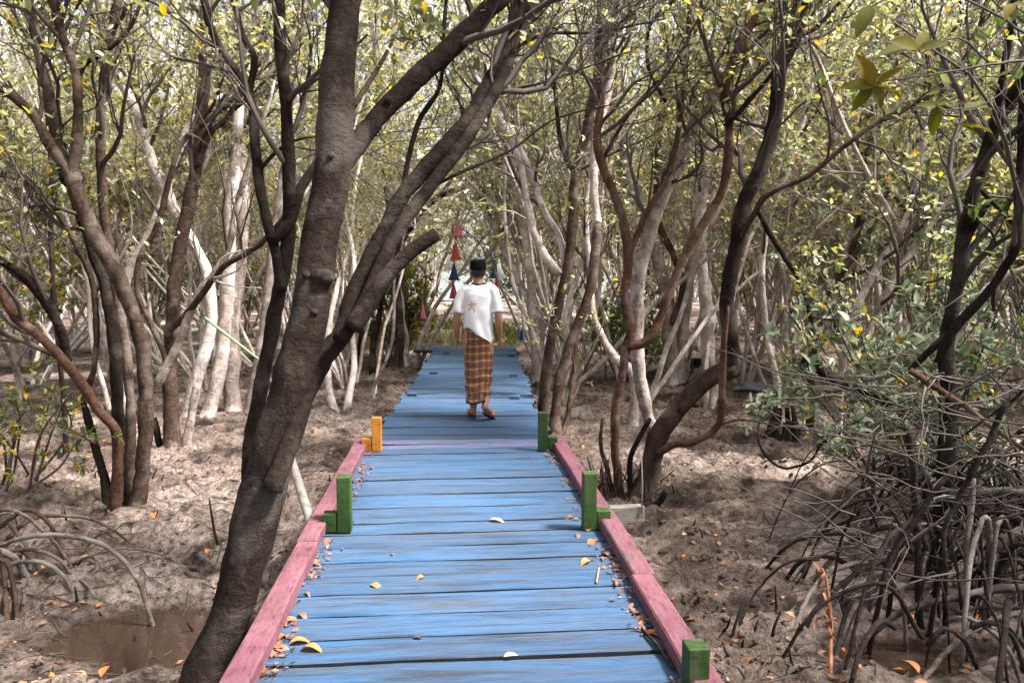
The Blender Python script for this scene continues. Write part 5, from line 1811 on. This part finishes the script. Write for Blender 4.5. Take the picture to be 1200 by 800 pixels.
def wrinkle(c, n_):
    f = noise.noise(Vector((c.x * 7 + c.z * 5, c.y * 7, c.z * 4))) * .008 + noise.noise(Vector((c.x * 17 - c.z * 10, c.y * 15, c.z * 9 + 4))) * .0045
    dr = max(0, 1.3 - c.z) * .5
    fold = math.sin(c.x * 42 + c.z * 9 + 2 * noise.noise(c * 5)) * .005 * dr / .15 if c.z < 1.25 else 0
    return c + n_ * (f + fold)


shm = fuse(bm, 'shirt', M['shirt'], .007, 3, wrinkle)
shirt = link('shirt', shm, man)
# dark neck band
a = Acc(); ang = np.linspace(0, 2 * math.pi, 25)
tube(a, np.stack([.064 * np.cos(ang), .008 + .062 * np.sin(ang), 1.448 + .010 * np.sin(ang)], 1), np.full(25, .011), 8, 0, cap=False)
link('collar', a.mesh('collar', M['black_cloth']), man)
# orange print on the back of the shirt, left of the spine
tree = BVHTree.FromPolygons([v.co.copy() for v in shm.vertices], [tuple(p.vertices) for p in shm.polygons])
pr = Acc()


def stroke(pts, w):
    P, ts = catmull([np.array((x, -.5, z)) for x, z in pts], .006)
    V, keep = [], []
    for i, p in enumerate(P):
        t = P[min(i + 1, len(P) - 1)] - P[max(i - 1, 0)]
        s = unit(np.array([-t[2], 0, t[0]]))
        ww = w * (.65 + .5 * noise.noise(Vector((p[0] * 60, 0, p[2] * 60))))
        for sg in (-1, 0, 1):
            q = Vector(p + s * ww * sg)
            h = tree.ray_cast(q, Vector((0, 1, 0)))
            V.append(tuple((h[0] if h[0] else q + Vector((0, .4, 0))) + Vector((0, -.003, 0))))
    Q = []
    for i in range(len(P) - 1):
        for k in range(2):
            Q.append((i * 3 + k, i * 3 + k + 1, i * 3 + 3 + k + 1, i * 3 + 3 + k))
    pr.add(V, Q)


stroke([(-.112, 1.225), (-.075, 1.232), (-.035, 1.242), (-.028, 1.225)], .011)
stroke([(-.072, 1.268), (-.070, 1.235), (-.082, 1.195), (-.105, 1.168)], .009)
stroke([(-.080, 1.198), (-.050, 1.200), (-.045, 1.170), (-.036, 1.155)], .009)
stroke([(-.112, 1.190), (-.098, 1.176)], .008)
stroke([(-.045, 1.262), (-.036, 1.272)], .007)
link('shirt_print', pr.mesh('shirt_print', M['print']), shirt)
# sarong
bm = bmesh.new()
n = 56
rings = []
Z0, Z1 = 1.07, .185
rows = 30
for j in range(rows + 1):
    t = j / rows
    z = Z0 + (Z1 - Z0) * t
    rx = np.interp(t, [0, .2, .5, .8, 1], [.140, .152, .156, .138, .122])
    ry = np.interp(t, [0, .2, .5, .8, 1], [.108, .122, .125, .150, .172])
    cx = np.interp(t, [0, .5, 1], [0, .0, -.005]); cy = np.interp(t, [0, .4, .75, 1], [.0, .01, -.02, -.075])
    r = []
    for i in range(n):
        a = 2 * math.pi * i / n
        f = 1 + t * (.045 * math.sin(3 * a + 1 + 2 * t) + .03 * math.sin(7 * a + 5 * t)) + .02 * noise.noise(Vector((math.cos(a) * 2, math.sin(a) * 2, z * 6)))
        drap = .009 * math.sin(z * 46 + 2.2 * math.cos(a - .4)) * max(0, min(1, (t - .45) * 3))
        x, yv = cx + (rx * f + drap) * math.cos(a), cy + (ry * f + drap) * math.sin(a)
        zz = z + t * (.015 * math.cos(a) - .01 * math.sin(a)) + .008 * t * math.sin(4 * a)
        r.append((x, yv, zz))
    rings.append(r)
R_ = loft(bm, rings, False)
# a hem turned inwards
inner = [[bm.verts.new((v.co.x * .93, -.045 + (v.co.y + .045) * .93, v.co.z + .012)) for v in R_[-1]], [bm.verts.new((v.co.x * .8, v.co.y * .8, v.co.z + .12)) for v in R_[-1]]]
for a_, b_ in zip([R_[-1]] + inner, inner):
    for i in range(n): bm.faces.new((a_[i], a_[(i + 1) % n], b_[(i + 1) % n], b_[i]))
bm.verts.index_update()
uv = bm.loops.layers.uv.new('UVMap')
nv = n * (rows + 1)
for f in bm.faces:
    ids = [v.index for v in f.verts]
    cols = [i % n for i in ids]
    wrap = max(cols) - min(cols) > n / 2
    for lp, i in zip(f.loops, ids):
        c_ = i % n
        lp[uv].uv = ((c_ + n if wrap and c_ < n / 2 else c_) / n, min(1, (i // n) / rows))
me = bm_mesh(bm, 'sarong', M['sarong'], True)
link('sarong', me, man)


def sandal(h, t, sole_t, wid, parent):
    h, t = Vector(h), Vector(t)
    d = (t - h); L = d.length; d.normalize()
    bm = bmesh.new()
    n = 24
    top, bot = [], []
    for i in range(n):
        a = 2 * math.pi * i / n
        x = math.cos(a) * L * .5
        k = .85 + .15 * math.cos(a)
        yv = math.sin(a) * wid * .5 * k
        top.append((x, yv, 0)); bot.append((x, yv, -sole_t))
    loft(bm, [bot, top])
    me = bm_mesh(bm, 'sandal', M['sole'], False)
    o = link('sandal', me, parent)
    o.location = (h + t) / 2
    o.rotation_euler = d.to_track_quat('X', 'Z').to_euler()
    a = Acc()
    for s in (-1, 1):
        tube(a, [(L * .30, 0, .002), (L * .20, s * wid * .26, .052), (L * .02, s * wid * .46, .02), (-L * .06, s * wid * .47, -.004)], [.006, .010, .010, .007], 8)
    link('strap', a.mesh('strap', M['strap']), o)
    return o


sandal((-.045, -.035, .018), (-.108, .225, .018), .016, .098, man)
sandal(hl + Vector((-.012, -.030, -.036)), toe + fd * .045 + Vector((0, 0, -.022)), .016, .098, man)
